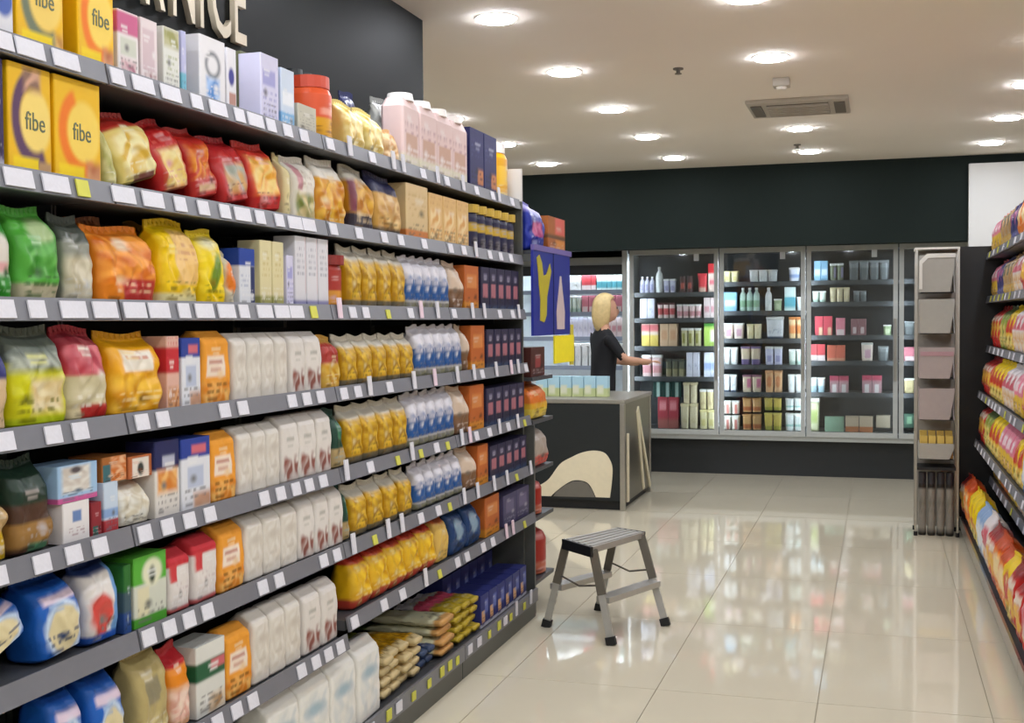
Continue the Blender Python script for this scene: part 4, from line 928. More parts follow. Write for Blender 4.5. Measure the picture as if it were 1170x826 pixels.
 ('L', 4.771, 5.171, 2, 0.541, 0.181, 0.09, -1.746, 'bag', 'bluedark', 'pasta_bag', 'bag', 'dark blue bag with pale centre|on the seventh left-hand shelf', 0),
 ('L', 5.222, 5.45, 1, 0.541, 0.183, 0.09, -1.746, 'box', 'rust', 'pasta_box', 'box', 'rust-orange box|on the seventh left-hand shelf', 0),
 ('L', 5.506, 5.956, 2, 0.541, 0.153, 0.09, -1.746, 'box', 'navygrey', 'pasta_box', 'box', 'navy-grey box|on the seventh left-hand shelf', 0),
 ('L', 3.131, 3.982, 4, 0.133, 0.28, 0.12, -1.735, 'flour', 'whitesoft', 'sugar_bag', 'bag', 'white paper bag|on the bottom left-hand deck', 0),
 ('F', -2.344, -2.19, 3, 1.822, 0.169, 0.1, 12.08, 'bottle', 'lavwhite', 'yoghurt_bottle', 'bottle', 'small lavender-white bottle|on top shelf behind first glass door', 0),
 ('F', -2.181, -2.108, 1, 1.822, 0.267, 0.1, 12.08, 'bottle', 'whiteplain', 'yoghurt_bottle', 'bottle', 'tall white bottle|on top shelf behind first glass door', 0),
 ('F', -2.099, -1.974, 2, 1.822, 0.141, 0.1, 12.08, 'tub', 'lavwhite', 'yoghurt_tub', 'tub', 'lavender-white tub|on top shelf behind first glass door', 0),
 ('F', -1.938, -1.796, 2, 1.822, 0.168, 0.1, 12.08, 'jar', 'darkred', 'dessert_jar', 'jar', 'dark red jar|on top shelf behind first glass door', 0),
 ('F', -1.751, -1.654, 1, 1.822, 0.194, 0.1, 12.08, 'tub', 'red', 'dessert_tub', 'tub', 'red tub|on top shelf behind first glass door', 0),
 ('F', -1.645, -1.566, 1, 1.822, 0.29, 0.1, 12.08, 'box', 'redtop', 'milk_carton', 'carton', 'red-topped white carton|on top shelf behind first glass door', 0),
 ('F', -2.344, -2.19, 2, 1.562, 0.205, 0.1, 12.08, 'box', 'whitelav', 'milk_carton', 'carton', 'white carton|on second shelf behind first glass door', 0),
 ('F', -2.162, -1.983, 3, 1.562, 0.159, 0.1, 12.08, 'tub', 'redwhitetub', 'yoghurt_tub', 'tub', 'red and white tub|on second shelf behind first glass door', 0),
 ('F', -1.965, -1.716, 4, 1.562, 0.141, 0.1, 12.08, 'tub', 'pinktub', 'yoghurt_tub', 'tub', 'pink and white tub|on second shelf behind first glass door', 0),
 ('F', -1.689, -1.558, 2, 1.562, 0.206, 0.1, 12.08, 'box', 'pinkcarton', 'milk_carton', 'carton', 'pale pink carton|on second shelf behind first glass door', 0),
 ('F', -2.326, -2.153, 2, 1.277, 0.231, 0.1, 12.08, 'box', 'pinkyellow', 'juice_carton', 'carton', 'pink and yellow carton|on third shelf behind first glass door', 0),
 ('F', -2.135, -1.956, 2, 1.277, 0.231, 0.1, 12.08, 'box', 'peachcarton', 'juice_carton', 'carton', 'peach-coloured carton|on third shelf behind first glass door', 0),
 ('F', -1.92, -1.716, 3, 1.277, 0.185, 0.1, 12.08, 'tub', 'olivetub', 'spread_tub', 'tub', 'olive and beige tub|on third shelf behind first glass door', 0),
 ('F', -1.689, -1.558, 1, 1.277, 0.231, 0.1, 12.08, 'box', 'limecarton', 'juice_carton', 'carton', 'lime green carton|on third shelf behind first glass door', 0),
 ('F', -2.326, -2.117, 2, 0.967, 0.223, 0.1, 12.08, 'tub', 'pinktub', 'spread_tub', 'tub', 'pink and white tub|on fourth shelf behind first glass door', 0),
 ('F', -2.081, -1.884, 3, 0.967, 0.178, 0.1, 12.08, 'tub', 'darkolive', 'spread_tub', 'tub', 'dark olive tub|on fourth shelf behind first glass door', 0),
 ('F', -1.867, -1.734, 2, 0.967, 0.248, 0.1, 12.08, 'box', 'whitelav', 'milk_carton', 'carton', 'lavender-white carton|on fourth shelf behind first glass door', 0),
 ('F', -1.689, -1.558, 2, 0.967, 0.247, 0.1, 12.08, 'box', 'whiteblueC', 'milk_carton', 'carton', 'white and blue carton|on fourth shelf behind first glass door', 0),
 ('F', -2.162, -1.947, 2, 0.438, 0.322, 0.1, 12.08, 'box', 'redbox', 'dessert_box', 'box', 'red box|on lowest shelf behind first glass door', 0),
 ('F', -1.929, -1.751, 2, 0.438, 0.258, 0.1, 12.08, 'tub', 'creamtub', 'cheese_tub', 'tub', 'cream-coloured tub, lower of its stack|on lowest shelf behind first glass door', 0),
 ('F', -1.902, -1.76, 2, 0.698, 0.213, 0.1, 12.08, 'tub', 'creamtub', 'cheese_tub', 'tub', 'cream-coloured tub, upper of its stack|on lowest shelf behind first glass door', 0),
 ('F', -1.734, -1.575, 2, 0.438, 0.194, 0.1, 12.08, 'tub', 'creamtub2', 'cheese_tub', 'tub', 'pale yellow tub, lower of its stack|on lowest shelf behind first glass door', 0),
 ('F', -1.734, -1.593, 2, 0.638, 0.203, 0.1, 12.08, 'tub', 'beigetub', 'cheese_tub', 'tub', 'beige tub, upper of its stack|on lowest shelf behind first glass door', 0),
 ('F', -2.208, -1.92, 3, 0.758, 0.155, 0.1, 12.08, 'box', 'greendark', 'butter_box', 'box', 'dark green box with white stripe|on fifth shelf behind first glass door', 0),
 ('F', -1.496, -1.34, 2, 1.917, 0.114, 0.1, 12.08, 'tub', 'creamtub2', 'dip_tub', 'tub', 'small cream tub|on top shelf behind second glass door', 0),
 ('F', -1.236, -0.962, 3, 1.917, 0.121, 0.1, 12.08, 'tub', 'whiteplain', 'dip_tub', 'tub', 'small white tub|on top shelf behind second glass door', 0),
 ('F', -0.851, -0.742, 1, 1.917, 0.138, 0.1, 12.08, 'tub', 'whiteblueC', 'dip_tub', 'tub', 'white and blue tub|on top shelf behind second glass door', 0),
 ('F', -1.488, -1.357, 1, 1.627, 0.192, 0.1, 12.08, 'box', 'bluecarton', 'milk_carton', 'carton', 'light blue carton|on second shelf behind second glass door', 0),
 ('F', -1.331, -1.133, 3, 1.627, 0.235, 0.1, 12.08, 'bottle', 'mintbottle', 'milk_bottle', 'bottle', 'pale mint bottle|on second shelf behind second glass door', 0),
 ('F', -1.081, -1.013, 1, 1.627, 0.234, 0.1, 12.08, 'bottle', 'whiteplain', 'milk_bottle', 'bottle', 'white bottle|on second shelf behind second glass door', 0),
 ('F', -0.996, -0.919, 1, 1.627, 0.12, 0.1, 12.08, 'tub', 'greentub', 'yoghurt_tub', 'tub', 'pale green tub|on second shelf behind second glass door', 0),
 ('F', -0.894, -0.784, 1, 1.627, 0.236, 0.1, 12.08, 'box', 'tealcarton', 'milk_carton', 'carton', 'white and teal carton|on second shelf behind second glass door', 0),
 ('F', -0.775, -0.708, 1, 1.627, 0.137, 0.1, 12.08, 'tub', 'whiteplain', 'yoghurt_tub', 'tub', 'white tub|on second shelf behind second glass door', 0),
 ('F', -1.496, -1.288, 2, 1.352, 0.158, 0.1, 12.08, 'tub', 'creampink', 'yoghurt_tub', 'tub', 'cream and pink tub|on third shelf behind second glass door', 0),
 ('F', -1.262, -1.115, 2, 1.352, 0.148, 0.1, 12.08, 'tub', 'creamtub', 'yoghurt_tub', 'tub', 'cream tub|on third shelf behind second glass door', 0),
 ('F', -1.073, -0.894, 1, 1.352, 0.221, 0.1, 12.08, 'tub', 'whitegreyT', 'yoghurt_bucket', 'bucket', 'large white and grey bucket|on third shelf behind second glass door', 0),
 ('F', -0.851, -0.708, 2, 1.352, 0.215, 0.1, 12.08, 'tub', 'orangecream', 'yoghurt_tub', 'tub', 'orange and cream tub|on third shelf behind second glass door', 0),
 ('F', -1.496, -1.348, 2, 1.092, 0.176, 0.1, 12.08, 'tub', 'whiteplain', 'yoghurt_tub', 'tub', 'white tub|on fourth shelf behind second glass door', 0),
 ('F', -1.322, -1.124, 2, 1.092, 0.183, 0.1, 12.08, 'tub', 'beigepurple', 'yoghurt_tub', 'tub', 'beige and purple tub|on fourth shelf behind second glass door', 0),
 ('F', -1.081, -0.911, 2, 1.092, 0.182, 0.1, 12.08, 'tub', 'lavwhite', 'yoghurt_tub', 'tub', 'lavender-white tub|on fourth shelf behind second glass door', 0),
 ('F', -0.851, -0.716, 2, 1.092, 0.155, 0.1, 12.08, 'tub', 'whitemint', 'yoghurt_tub', 'tub', 'mint-white tub|on fourth shelf behind second glass door', 0),
 ('F', -1.496, -1.357, 2, 0.817, 0.176, 0.1, 12.08, 'tub', 'whitegreyT', 'cheese_tub', 'tub', 'white and grey tub|on fifth shelf behind second glass door', 0),
 ('F', -1.305, -1.115, 2, 0.817, 0.175, 0.1, 12.08, 'tub', 'pinkbeige', 'cheese_tub', 'tub', 'pink and beige tub|on fifth shelf behind second glass door', 0),
 ('F', -1.081, -0.911, 2, 0.817, 0.221, 0.1, 12.08, 'tub', 'peachtub', 'cheese_tub', 'tub', 'peach tub|on fifth shelf behind second glass door', 0),
 ('F', -0.86, -0.716, 2, 0.817, 0.181, 0.1, 12.08, 'tub', 'whiteplain', 'cheese_tub', 'tub', 'white tub|on fifth shelf behind second glass door', 0),
 ('F', -1.496, -1.331, 2, 0.438, 0.141, 0.1, 12.08, 'tub', 'whitered', 'cheese_tub', 'tub', 'white and red tub, lower of its stack|on lowest shelf behind second glass door', 0),
 ('F', -1.496, -1.331, 2, 0.598, 0.131, 0.1, 12.08, 'tub', 'whitered', 'cheese_tub', 'tub', 'white and red tub, upper of its stack|on lowest shelf behind second glass door', 0),
 ('F', -1.305, -1.115, 2, 0.438, 0.158, 0.1, 12.08, 'tub', 'tanbrown', 'cheese_tub', 'tub', 'tan tub, lower of its stack|on lowest shelf behind second glass door', 0),
 ('F', -1.305, -1.115, 2, 0.618, 0.145, 0.1, 12.08, 'tub', 'tanbrown', 'cheese_tub', 'tub', 'tan tub, upper of its stack|on lowest shelf behind second glass door', 0),
 ('F', -1.09, -0.919, 2, 0.438, 0.174, 0.1, 12.08, 'tub', 'yellowolive', 'cheese_tub', 'tub', 'yellow tub, lower of its stack|on lowest shelf behind second glass door', 0),
 ('F', -1.09, -0.919, 2, 0.639, 0.124, 0.1, 12.08, 'tub', 'yellowolive', 'cheese_tub', 'tub', 'yellow tub, upper of its stack|on lowest shelf behind second glass door', 0),
 ('F', -0.885, -0.716, 2, 0.438, 0.173, 0.1, 12.08, 'tub', 'whiteteal', 'cheese_tub', 'tub', 'white and teal tub, lower of its stack|on lowest shelf behind second glass door', 0),
 ('F', -0.885, -0.716, 2, 0.642, 0.121, 0.1, 12.08, 'tub', 'whiteteal', 'cheese_tub', 'tub', 'white and teal tub, upper of its stack|on lowest shelf behind second glass door', 0),
 ('F', -0.607, -0.474, 2, 1.917, 0.197, 0.1, 12.08, 'box', 'bluecarton', 'cold_cut_pack', 'pack', 'light blue pack|on top shelf behind third glass door', 0),
 ('F', -0.457, -0.325, 2, 1.917, 0.17, 0.1, 12.08, 'tub', 'olivelav', 'cold_cut_pack', 'pack', 'olive and lavender tub|on top shelf behind third glass door', 0),
 ('F', -0.276, 0.099, 4, 1.917, 0.194, 0.1, 12.08, 'tub', 'greymetal', 'steel_tray', 'tray', 'grey deep tray|on top shelf behind third glass door', 0),
 ('F', -0.624, -0.491, 2, 1.707, 0.111, 0.1, 12.08, 'tub', 'whitemint', 'salad_tub', 'tub', 'mint-white tub|on second shelf behind third glass door', 0),
 ('F', -0.457, -0.267, 3, 1.707, 0.145, 0.1, 12.08, 'tub', 'creamtub', 'salad_tub', 'tub', 'cream tub|on second shelf behind third glass door', 0),
 ('F', -0.235, -0.112, 2, 1.707, 0.11, 0.1, 12.08, 'tub', 'greymetal', 'salad_tub', 'tub', 'grey tub|on second shelf behind third glass door', 0),
 ('F', -0.599, -0.432, 2, 1.382, 0.189, 0.1, 12.08, 'box', 'redpink', 'meat_pack', 'pack', 'red and pink meat pack|on third shelf behind third glass door', 0),
 ('F', -0.399, -0.309, 1, 1.382, 0.17, 0.1, 12.08, 'box', 'pinkpack', 'meat_pack', 'pack', 'pink meat pack|on third shelf behind third glass door', 0),
 ('F', -0.259, -0.112, 2, 1.382, 0.162, 0.1, 12.08, 'box', 'pinkdull', 'meat_pack', 'pack', 'dull pink meat pack|on third shelf behind third glass door', 0),
 ('F', 0.043, 0.123, 1, 1.382, 0.101, 0.1, 12.08, 'tub', 'greentub', 'salad_tub', 'tub', 'pale green tub|on third shelf behind third glass door', 0),
 ('F', -0.649, -0.499, 2, 1.132, 0.163, 0.1, 12.08, 'box', 'redpack', 'meat_pack', 'pack', 'red meat pack|on fourth shelf behind third glass door', 0),
 ('F', -0.482, -0.309, 2, 1.132, 0.154, 0.1, 12.08, 'box', 'orangered2', 'meat_pack', 'pack', 'orange-red meat pack|on fourth shelf behind third glass door', 0),
 ('F', -0.161, -0.047, 1, 1.132, 0.179, 0.1, 12.08, 'tub', 'creampink', 'salad_tub', 'tub', 'cream and pink tub|on fourth shelf behind third glass door', 0),
 ('F', -0.006, 0.099, 1, 1.132, 0.144, 0.1, 12.08, 'tub', 'greymetal', 'salad_tub', 'tub', 'grey tub|on fourth shelf behind third glass door', 0),
 ('F', -0.649, -0.499, 2, 0.822, 0.146, 0.1, 12.08, 'tub', 'bluewhiteT', 'salad_tub', 'tub', 'pale blue tub|on fifth shelf behind third glass door', 0),
 ('F', -0.457, -0.276, 2, 0.822, 0.163, 0.1, 12.08, 'box', 'pinkwhiteP', 'meat_pack', 'pack', 'pink and white pack, left pair|on fifth shelf behind third glass door', 0),
 ('F', -0.153, 0.034, 2, 0.822, 0.17, 0.1, 12.08, 'box', 'pinkwhiteP', 'meat_pack', 'pack', 'pink and white pack, right pair|on fifth shelf behind third glass door', 0),
 ('F', -0.658, -0.549, 1, 0.438, 0.33, 0.1, 12.08, 'tub', 'creamgreen', 'salad_bucket', 'bucket', 'tall cream and green bucket|on lowest shelf behind third glass door', 0),
 ('F', -0.507, -0.317, 1, 0.438, 0.146, 0.1, 12.08, 'box', 'palegreenP', 'poultry_pack', 'pack', 'pale green flat pack|on lowest shelf behind third glass door', 0),
 ('F', -0.309, -0.047, 2, 0.438, 0.154, 0.1, 12.08, 'box', 'orangewhiteP', 'poultry_pack', 'pack', 'orange and white flat pack|on lowest shelf behind third glass door', 0),
 ('F', -0.022, 0.115, 1, 0.485, 0.118, 0.1, 12.08, 'box', 'beigeP', 'poultry_pack', 'pack', 'beige flat pack|on lowest shelf behind third glass door', 0),
 ('F', 0.236, 0.34, 1, 1.382, 0.135, 0.1, 12.08, 'tub', 'greymetal', 'salad_tub', 'tub', 'grey tub|on third shelf behind fourth glass door', 0),
 ('F', 0.236, 0.34, 1, 1.132, 0.135, 0.1, 12.08, 'box', 'pinkpack', 'meat_pack', 'pack', 'pink pack|on fourth shelf behind fourth glass door', 0),
 ('F', 0.236, 0.34, 1, 0.822, 0.143, 0.1, 12.08, 'tub', 'beigetub', 'salad_tub', 'tub', 'beige tub|on fifth shelf behind fourth glass door', 0),
 ('F', 0.236, 0.34, 1, 0.489, 0.135, 0.1, 12.08, 'box', 'greendark2', 'poultry_pack', 'pack', 'green flat pack|on lowest shelf behind fourth glass door', 0),
 ('F', -3.145, -2.992, 3, 1.862, 0.156, 0.1, 12.2, 'box', 'whiteplain', 'milk_carton', 'carton', 'white carton|on top shelf of the open cooler', 0),
 ('F', -2.983, -2.832, 3, 1.862, 0.156, 0.1, 12.2, 'box', 'redpack', 'milk_carton', 'carton', 'red carton|on top shelf of the open cooler', 0),
 ('F', -2.823, -2.552, 5, 1.862, 0.156, 0.1, 12.2, 'box', 'tealcarton', 'milk_carton', 'carton', 'white and teal carton|on top shelf of the open cooler', 0),
 ('F', -3.145, -2.992, 3, 1.632, 0.176, 0.1, 12.2, 'tub', 'whitemint', 'yoghurt_tub', 'tub', 'mint-white tub|on second shelf of the open cooler', 0),
 ('F', -2.983, -2.552, 6, 1.632, 0.176, 0.1, 12.2, 'box', 'pinkpack', 'milk_carton', 'carton', 'pink and white carton|on second shelf of the open cooler', 0),
 ('F', -3.145, -2.86, 5, 1.372, 0.206, 0.1, 12.2, 'box', 'whitelav', 'milk_carton', 'carton', 'lavender-white carton|on third shelf of the open cooler', 0),
 ('F', -2.841, -2.552, 5, 1.372, 0.206, 0.1, 12.2, 'box', 'pinkcarton', 'milk_carton', 'carton', 'pale pink carton|on third shelf of the open cooler', 0),
 ('F', -3.145, -2.552, 8, 1.067, 0.238, 0.1, 12.2, 'tub', 'whiteplain', 'yoghurt_tub', 'tub', 'white tub|on fourth shelf of the open cooler', 0),
]
# ------------------------------------------------------------------ goods on the left shelves and in the fridges
# (frame, start, end, count, base z, height, depth, front plane, shape, print, name, category, label, lean)
def which(label, i, n):
    a, b = label.split('|')
    if n == 1:
        return a + ' ' + b
    return a + ', ' + ('leftmost' if i == 0 else 'rightmost' if i == n - 1 else 'middle one' if n == 3 else ORDW[i] + ' from left') + ', ' + b

for (fr_, a0, a1, n, z, h, d, front, kind, des, name, cat, label, lean) in ROWS:
    w = (a1 - a0) / n
    res = (2 if a0 < 3.75 else 1) if fr_ == 'L' else 0
    gap = max(.8, (w - (.011 if kind == 'bag' else .006)) / w) if fr_ == 'L' else (.93 if kind == 'tub' else .96)
    for i in range(n):
        dd = min(d, w * gap) if kind in ('jar', 'bottle') else d
        place(fr_, a0 + w * (i + .5), z, front, kind, des, w * gap, dd, h, name, cat, which(label, i, n),
              label.replace('|', ' ') if n > 1 else None, lean, res, .3 if kind == 'box' else (1 if res else .3))
rl_ = random.Random(11)
def lying(y0, y1, n, zb, layers, des, w, L_, hh, desc, xf=-1.74):
    k = 0
    for l in range(layers):
        for i in range(n):
            me, parts = pack('bag', des, w, hh, L_, 1)
            o = obj('spaghetti_pack', me)
            for pn, pm in parts:
                obj(pn, pm, o)
            # height axis points back into the shelf, printed front faces up
            o.rotation_euler = Matrix(((0, 0, -1), (0, 1, 0), (1, 0, 0))).to_euler()
            o.location = (xf - rl_.uniform(0, .03), y0 + (y1 - y0) * (i + .5) / n, zb + .006 + (hh + .012) * (l + .5))
            tag(o, which(desc, i, n).replace('|', ' ') + ', %s layer' % ORDW[l], 'pasta pack', desc.replace('|', ' '))
lying(4.03, 4.42, 4, .13, 4, 'lyingamber', .082, .3, .03, 'amber spaghetti pack|on bottom left deck')
lying(4.44, 4.60, 2, .13, 2, 'lyingnavy', .066, .28, .03, 'navy spaghetti pack|on bottom left deck')
lying(4.62, 4.79, 1, .13, 4, 'lyingpale', .16, .36, .03, 'wide pale green-edged pack|on bottom left deck')
lying(4.83, 5.14, 3, .13, 4, 'lyingmix', .088, .28, .03, 'yellow, pink and white pack|on bottom left deck')
for i in range(6):
    place('L', 5.21 + i * .125, .133, -1.745, 'box', 'deckblue', .118, .16, .15, 'navy_box', 'box',
          which('navy box with orange print|in front row of the bottom deck', i, 6), 'navy boxes on the deck', 0, 1, .3)
    place('L', 5.21 + i * .125, .133, -1.93, 'box', 'deckblue', .118, .12, .22, 'navy_box', 'box',
          which('taller navy box|in rear row of the bottom deck', i, 6), 'tall navy boxes on the deck', 0, 1, .3)

# ------------------------------------------------------------------ end cap at the far end of the left row
ec = thing('end_display', 'narrow end display stand with blue side at end of left shelving', 'display stand', (-1.98, 6.0, 0))
MB().box(-.21, -.19, 0, .5, 0, 2.1).build('back_panel', MT['back'], ec)
MB().box(-.19, .25, .0, .02, 0, 1.0).build('inner_panel', MT['upright'], ec)
for z in (.16, .5, .76, 1.02, 1.25, 1.92):
    MB().box(-.19, .24, .02, .42 if z < 1.3 else .78, z - .02, z).build('shelf', MT['steel'], ec)
sd = MB().box(.242, .256, -.01, .76, 1.47, 1.92).build('side_board', MT['blue'], ec)
bl = MB()
bl.prism([(.05, 1.88), (.10, 1.9), (.15, 1.86), (.18, 1.79), (.24, 1.80), (.31, 1.86), (.34, 1.82), (.29, 1.74), (.25, 1.68), (.24, 1.58), (.19, 1.54), (.11, 1.55), (.12, 1.66), (.09, 1.74), (.08, 1.80)], 'x', .256, .259)
bl.build('yellow_figure', mat('display_yellow', '#b4a81c', 0.5), sd)
MB().prism([(.46, 1.5), (.62, 1.5), (.63, 1.6), (.58, 1.72), (.555, 1.80), (.53, 1.80), (.50, 1.72), (.45, 1.6)], 'x', .256, .259).build('bottle_print', mat('display_pale', '#c9b8b8', 0.5), sd)
MB().box(.256, .259, .385, .395, 1.47, 1.92).build('divider_line', mat('display_dark', '#0d1550', 0.5), sd)
MB().box(.242, .262, -.01, .78, 1.92, 1.95).build('ledge', mat('display_ledge', '#6a5c9c', 0.5), ec)
for (y, z, w_, h_, kind, des, nm, ct, lb) in (
        (6.175, 1.92, .29, .26, 'bag', 'endblue', 'sweet_bag', 'bag', 'blue bag with purple top, at the top of the end display'),
        (6.57, 1.92, .36, .21, 'box', 'endorange', 'coffee_box', 'box', 'orange-brown box with red patch on the end display'),
        (6.16, 1.25, .26, .18, 'box', 'endbrown', 'chocolate_box', 'box', 'dark brown box beside the yellow sign'),
        (6.2, 1.02, .3, .215, 'bag', 'endyellow', 'snack_bag', 'bag', 'orange and yellow bag on the end display'),
        (6.2, .76, .3, .235, 'bag', 'endpale', 'snack_bag', 'bag', 'grey-beige bag with red foot on the end display')):
    place('L', y, z + .002, -1.75, kind, des, w_, .16, h_ - (.025 if z < 1.3 else 0), nm, ct, lb, None, 0, 1, .3)
place('L', 6.2, .502, -1.75, 'bottle', 'endred', .19, .19, .225, 'sauce_bottle', 'bottle', 'red bottle with pale cap, upper of two on the end display', None, 0, 1, .2)
place('L', 6.28, .162, -1.75, 'bottle', 'endred', .25, .25, .305, 'sauce_bottle', 'bottle', 'large red bottle low on the end display', None, 0, 1, .2)
ys = thing('price_placard', 'bright yellow price placard on end display', 'sign', (-1.72, 6.62, 1.31))
MB().box(-.004, .004, -.24, .2, 0, .155).build('card', MT['yellow'], ys)
MB().box(-.012, -.004, .15, .22, -.02, .215).build('holder', mat('placard_holder', '#cfc23a', 0.5), ys)

# ------------------------------------------------------------------ service counter
ct = thing('service_counter', 'dark grey service counter with cream arch emblem', 'counter', (-2.7, 9.45, 0))
MB().box(-.9, .72, .02, 1.15, .08, .87).build('body', MT['counter'], ct)
MB().box(-.9, .70, .05, 1.12, 0, .08).build('plinth', MT['black'], ct)
MB().box(-.92, .745, -.01, 1.18, .87, .905, .006).build('worktop', MT['counter_top'], ct)
MB().box(-.9, .72, -.002, .02, .08, .87).build('front_panel', MT['counter'], ct)
MB().box(.722, .735, .02, 1.15, .06, .87).build('side_panel', MT['counter_side'], ct)
MB().box(.70, .742, -.01, .03, 0, .87, .005).build('corner_post', MT['chrome'], ct)
MB().box(.70, .742, 1.12, 1.16, 0, .87, .005).build('corner_post', MT['chrome'], ct)
out_ = [(-.04, .10), (.0, .17), (.1, .24), (.2, .37), (.30, .43), (.384, .468), (.48, .486), (.567, .473), (.615, .42), (.639, .346), (.632, .22), (.616, .106)]
inn = [(.499, .106), (.47, .17), (.434, .218), (.38, .238), (.309, .236), (.24, .2), (.159, .137), (.12, .10)]
def smooth_line(p, k=6):
    o_ = []
    for i in range(len(p) - 1):
        p0, p1, p2, p3 = p[max(i - 1, 0)], p[i], p[i + 1], p[min(i + 2, len(p) - 1)]
        for q in range(k):
            t = q / k
            o_.append(tuple(.5 * (2 * b + (c - a) * t + (2 * a - 5 * b + 4 * c - d) * t * t + (3 * b - a - 3 * c + d) * t ** 3)
                            for a, b, c, d in zip(p0, p1, p2, p3)))
    return o_ + [p[-1]]
MB().prism(smooth_line(out_) + smooth_line(inn), 'y', -.008, -.001).build('emblem', MT['cream'], ct)
MB().prism([(.14, .10), (.16, .132), (.24, .195), (.31, .231), (.38, .233), (.43, .213), (.466, .167), (.493, .104)], 'y', -.005, -.001).build('emblem_inset', mat('emblem_inset', '#6f6c64', 0.5), ct)
for a, b, w_ in (((.742, .52, .78), (.742, .80, .08), .05), ((.742, .54, .80), (.742, 1.1, .06), .045), ((.742, .12, .62), (.742, .12, .06), .05)):
    MB().bar(a, b, w_, .012, (0, 1, 0)).build('pale_bar', MT['cream'], ct)  # pale bars laid on the side panel
for i in range(6):
    place('F', -2.74 + i * .105, .907, 9.75, 'box', 'boxmilk', .1, .09, .17, 'juice_carton', 'carton',
          which('pale blue and green carton|on the service counter', i, 6), 'cartons on the counter', 0, 0, .3)

# ------------------------------------------------------------------ step stool
st = thing('step_stool', 'folding aluminium step stool standing on the aisle floor', 'stool', (-1.317, 5.85, 0))
Q = Vector((1.317, -5.85, 0))
feet = [Vector(p) + Q for p in ((-1.605, 5.765, 0), (-1.212, 5.519, 0), (-1.024, 5.943, 0), (-1.426, 6.173, 0))]
topc = [Vector(p) + Q for p in ((-1.490, 5.750, .44), (-1.318, 5.590, .44), (-1.166, 6.022, .44), (-1.318, 6.104, .44))]
cen = sum(topc, Vector()) / 4
pl = [cen + (p - cen) * 1.1 for p in topc]
MB().prism([(p.x, p.y) for p in pl], 'z', .425, .455).build('top_step', MT['alu'], st)
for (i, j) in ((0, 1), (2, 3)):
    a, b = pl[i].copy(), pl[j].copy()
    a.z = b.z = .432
    MB().bar(a, b, .05, .014, (0, 0, 1)).build('shaded_edge', MT['black'], st)  # black bar along the short side, its shade put into the colour
for k in range(5):
    t = (k + .5) / 5
    a = pl[0].lerp(pl[1], t); b = pl[3].lerp(pl[2], t)
    a.z = b.z = .4565
    MB().bar(a.lerp(b, .03), a.lerp(b, .97), .004, .018, (0, 0, 1)).build('tread_rib', MT['alu'], st)
for f, t in zip(feet, topc):
    mid = f.lerp(t, .52)
    leg = MB().bar(f.lerp(t, .03), mid, .034, .022, (1, 0, 0)).build('leg', MT['alu'], st)
    MB().bar(mid, t, .040, .026, (1, 0, 0)).build('leg_upper', MT['leg_dark'], leg)
    MB().bar(f + Vector((0, 0, .0)), f.lerp(t, .085), .046, .036, (1, 0, 0)).build('rubber_foot', MT['rubber'], leg)
for (i, j) in ((1, 2), (0, 3)):
    a = feet[i].lerp(topc[i], .47); b = feet[j].lerp(topc[j], .47)
    MB().bar(a, b, .028, .075, (0, 0, 1)).build('lower_step', MT['alu'], st)
for (i, j, t) in ((0, 1, .62), (2, 3, .62)):
    a = feet[i].lerp(topc[i], t); b = feet[j].lerp(topc[j], t)
    mm = a.lerp(b, .5) - Vector((0, 0, .03))
    MB().cyl(a, mm, .005, n=6).cyl(mm, b, .005, n=6).build('locking_stay', MT['leg_dark'], st)

# ------------------------------------------------------------------ glass-door fridge
FX = [-2.413, -1.51, -.672, .182, 1.05]
FY, FT, FB = 11.9, 2.243, .436
fr_o = thing('glass_door_fridge', 'long grey upright fridge with glass doors along the back', 'fridge', (0, FY, 0))
MB().box(FX[0] - .07, FX[-1] + .05, .62, .66, .1, 2.26).build('back_panel', MT['fridge_in'], fr_o)
MB().box(FX[0] - .075, FX[0] - .02, .0, .66, .1, 2.3).build('end_panel', MT['frame'], fr_o)
MB().box(FX[-1] + .02, FX[-1] + .07, .0, .66, .1, 2.3).build('end_panel', MT['frame'], fr_o)
MB().box(FX[0] - .02, FX[-1] + .02, .03, .66, 2.22, 2.29).build('top_panel', MT['fridge_in'], fr_o)
MB().box(FX[0] - .02, FX[-1] + .02, .03, .66, .37, .436).build('floor_panel', MT['fridge_shelf'], fr_o)
MB().box(FX[0] - .07, FX[-1] + .05, .10, .16, 0, .37).build('kick_panel', MT['kickdark'], fr_o)
MB().box(FX[0] - .07, FX[-1] + .05, -.01, .16, .355, .40).build('bottom_trim', MT['frame'], fr_o)
MB().box(FX[0] - .085, FX[0] + .16, -.02, .2, 2.27, 2.31).build('hinge_cover', MT['frame'], fr_o)
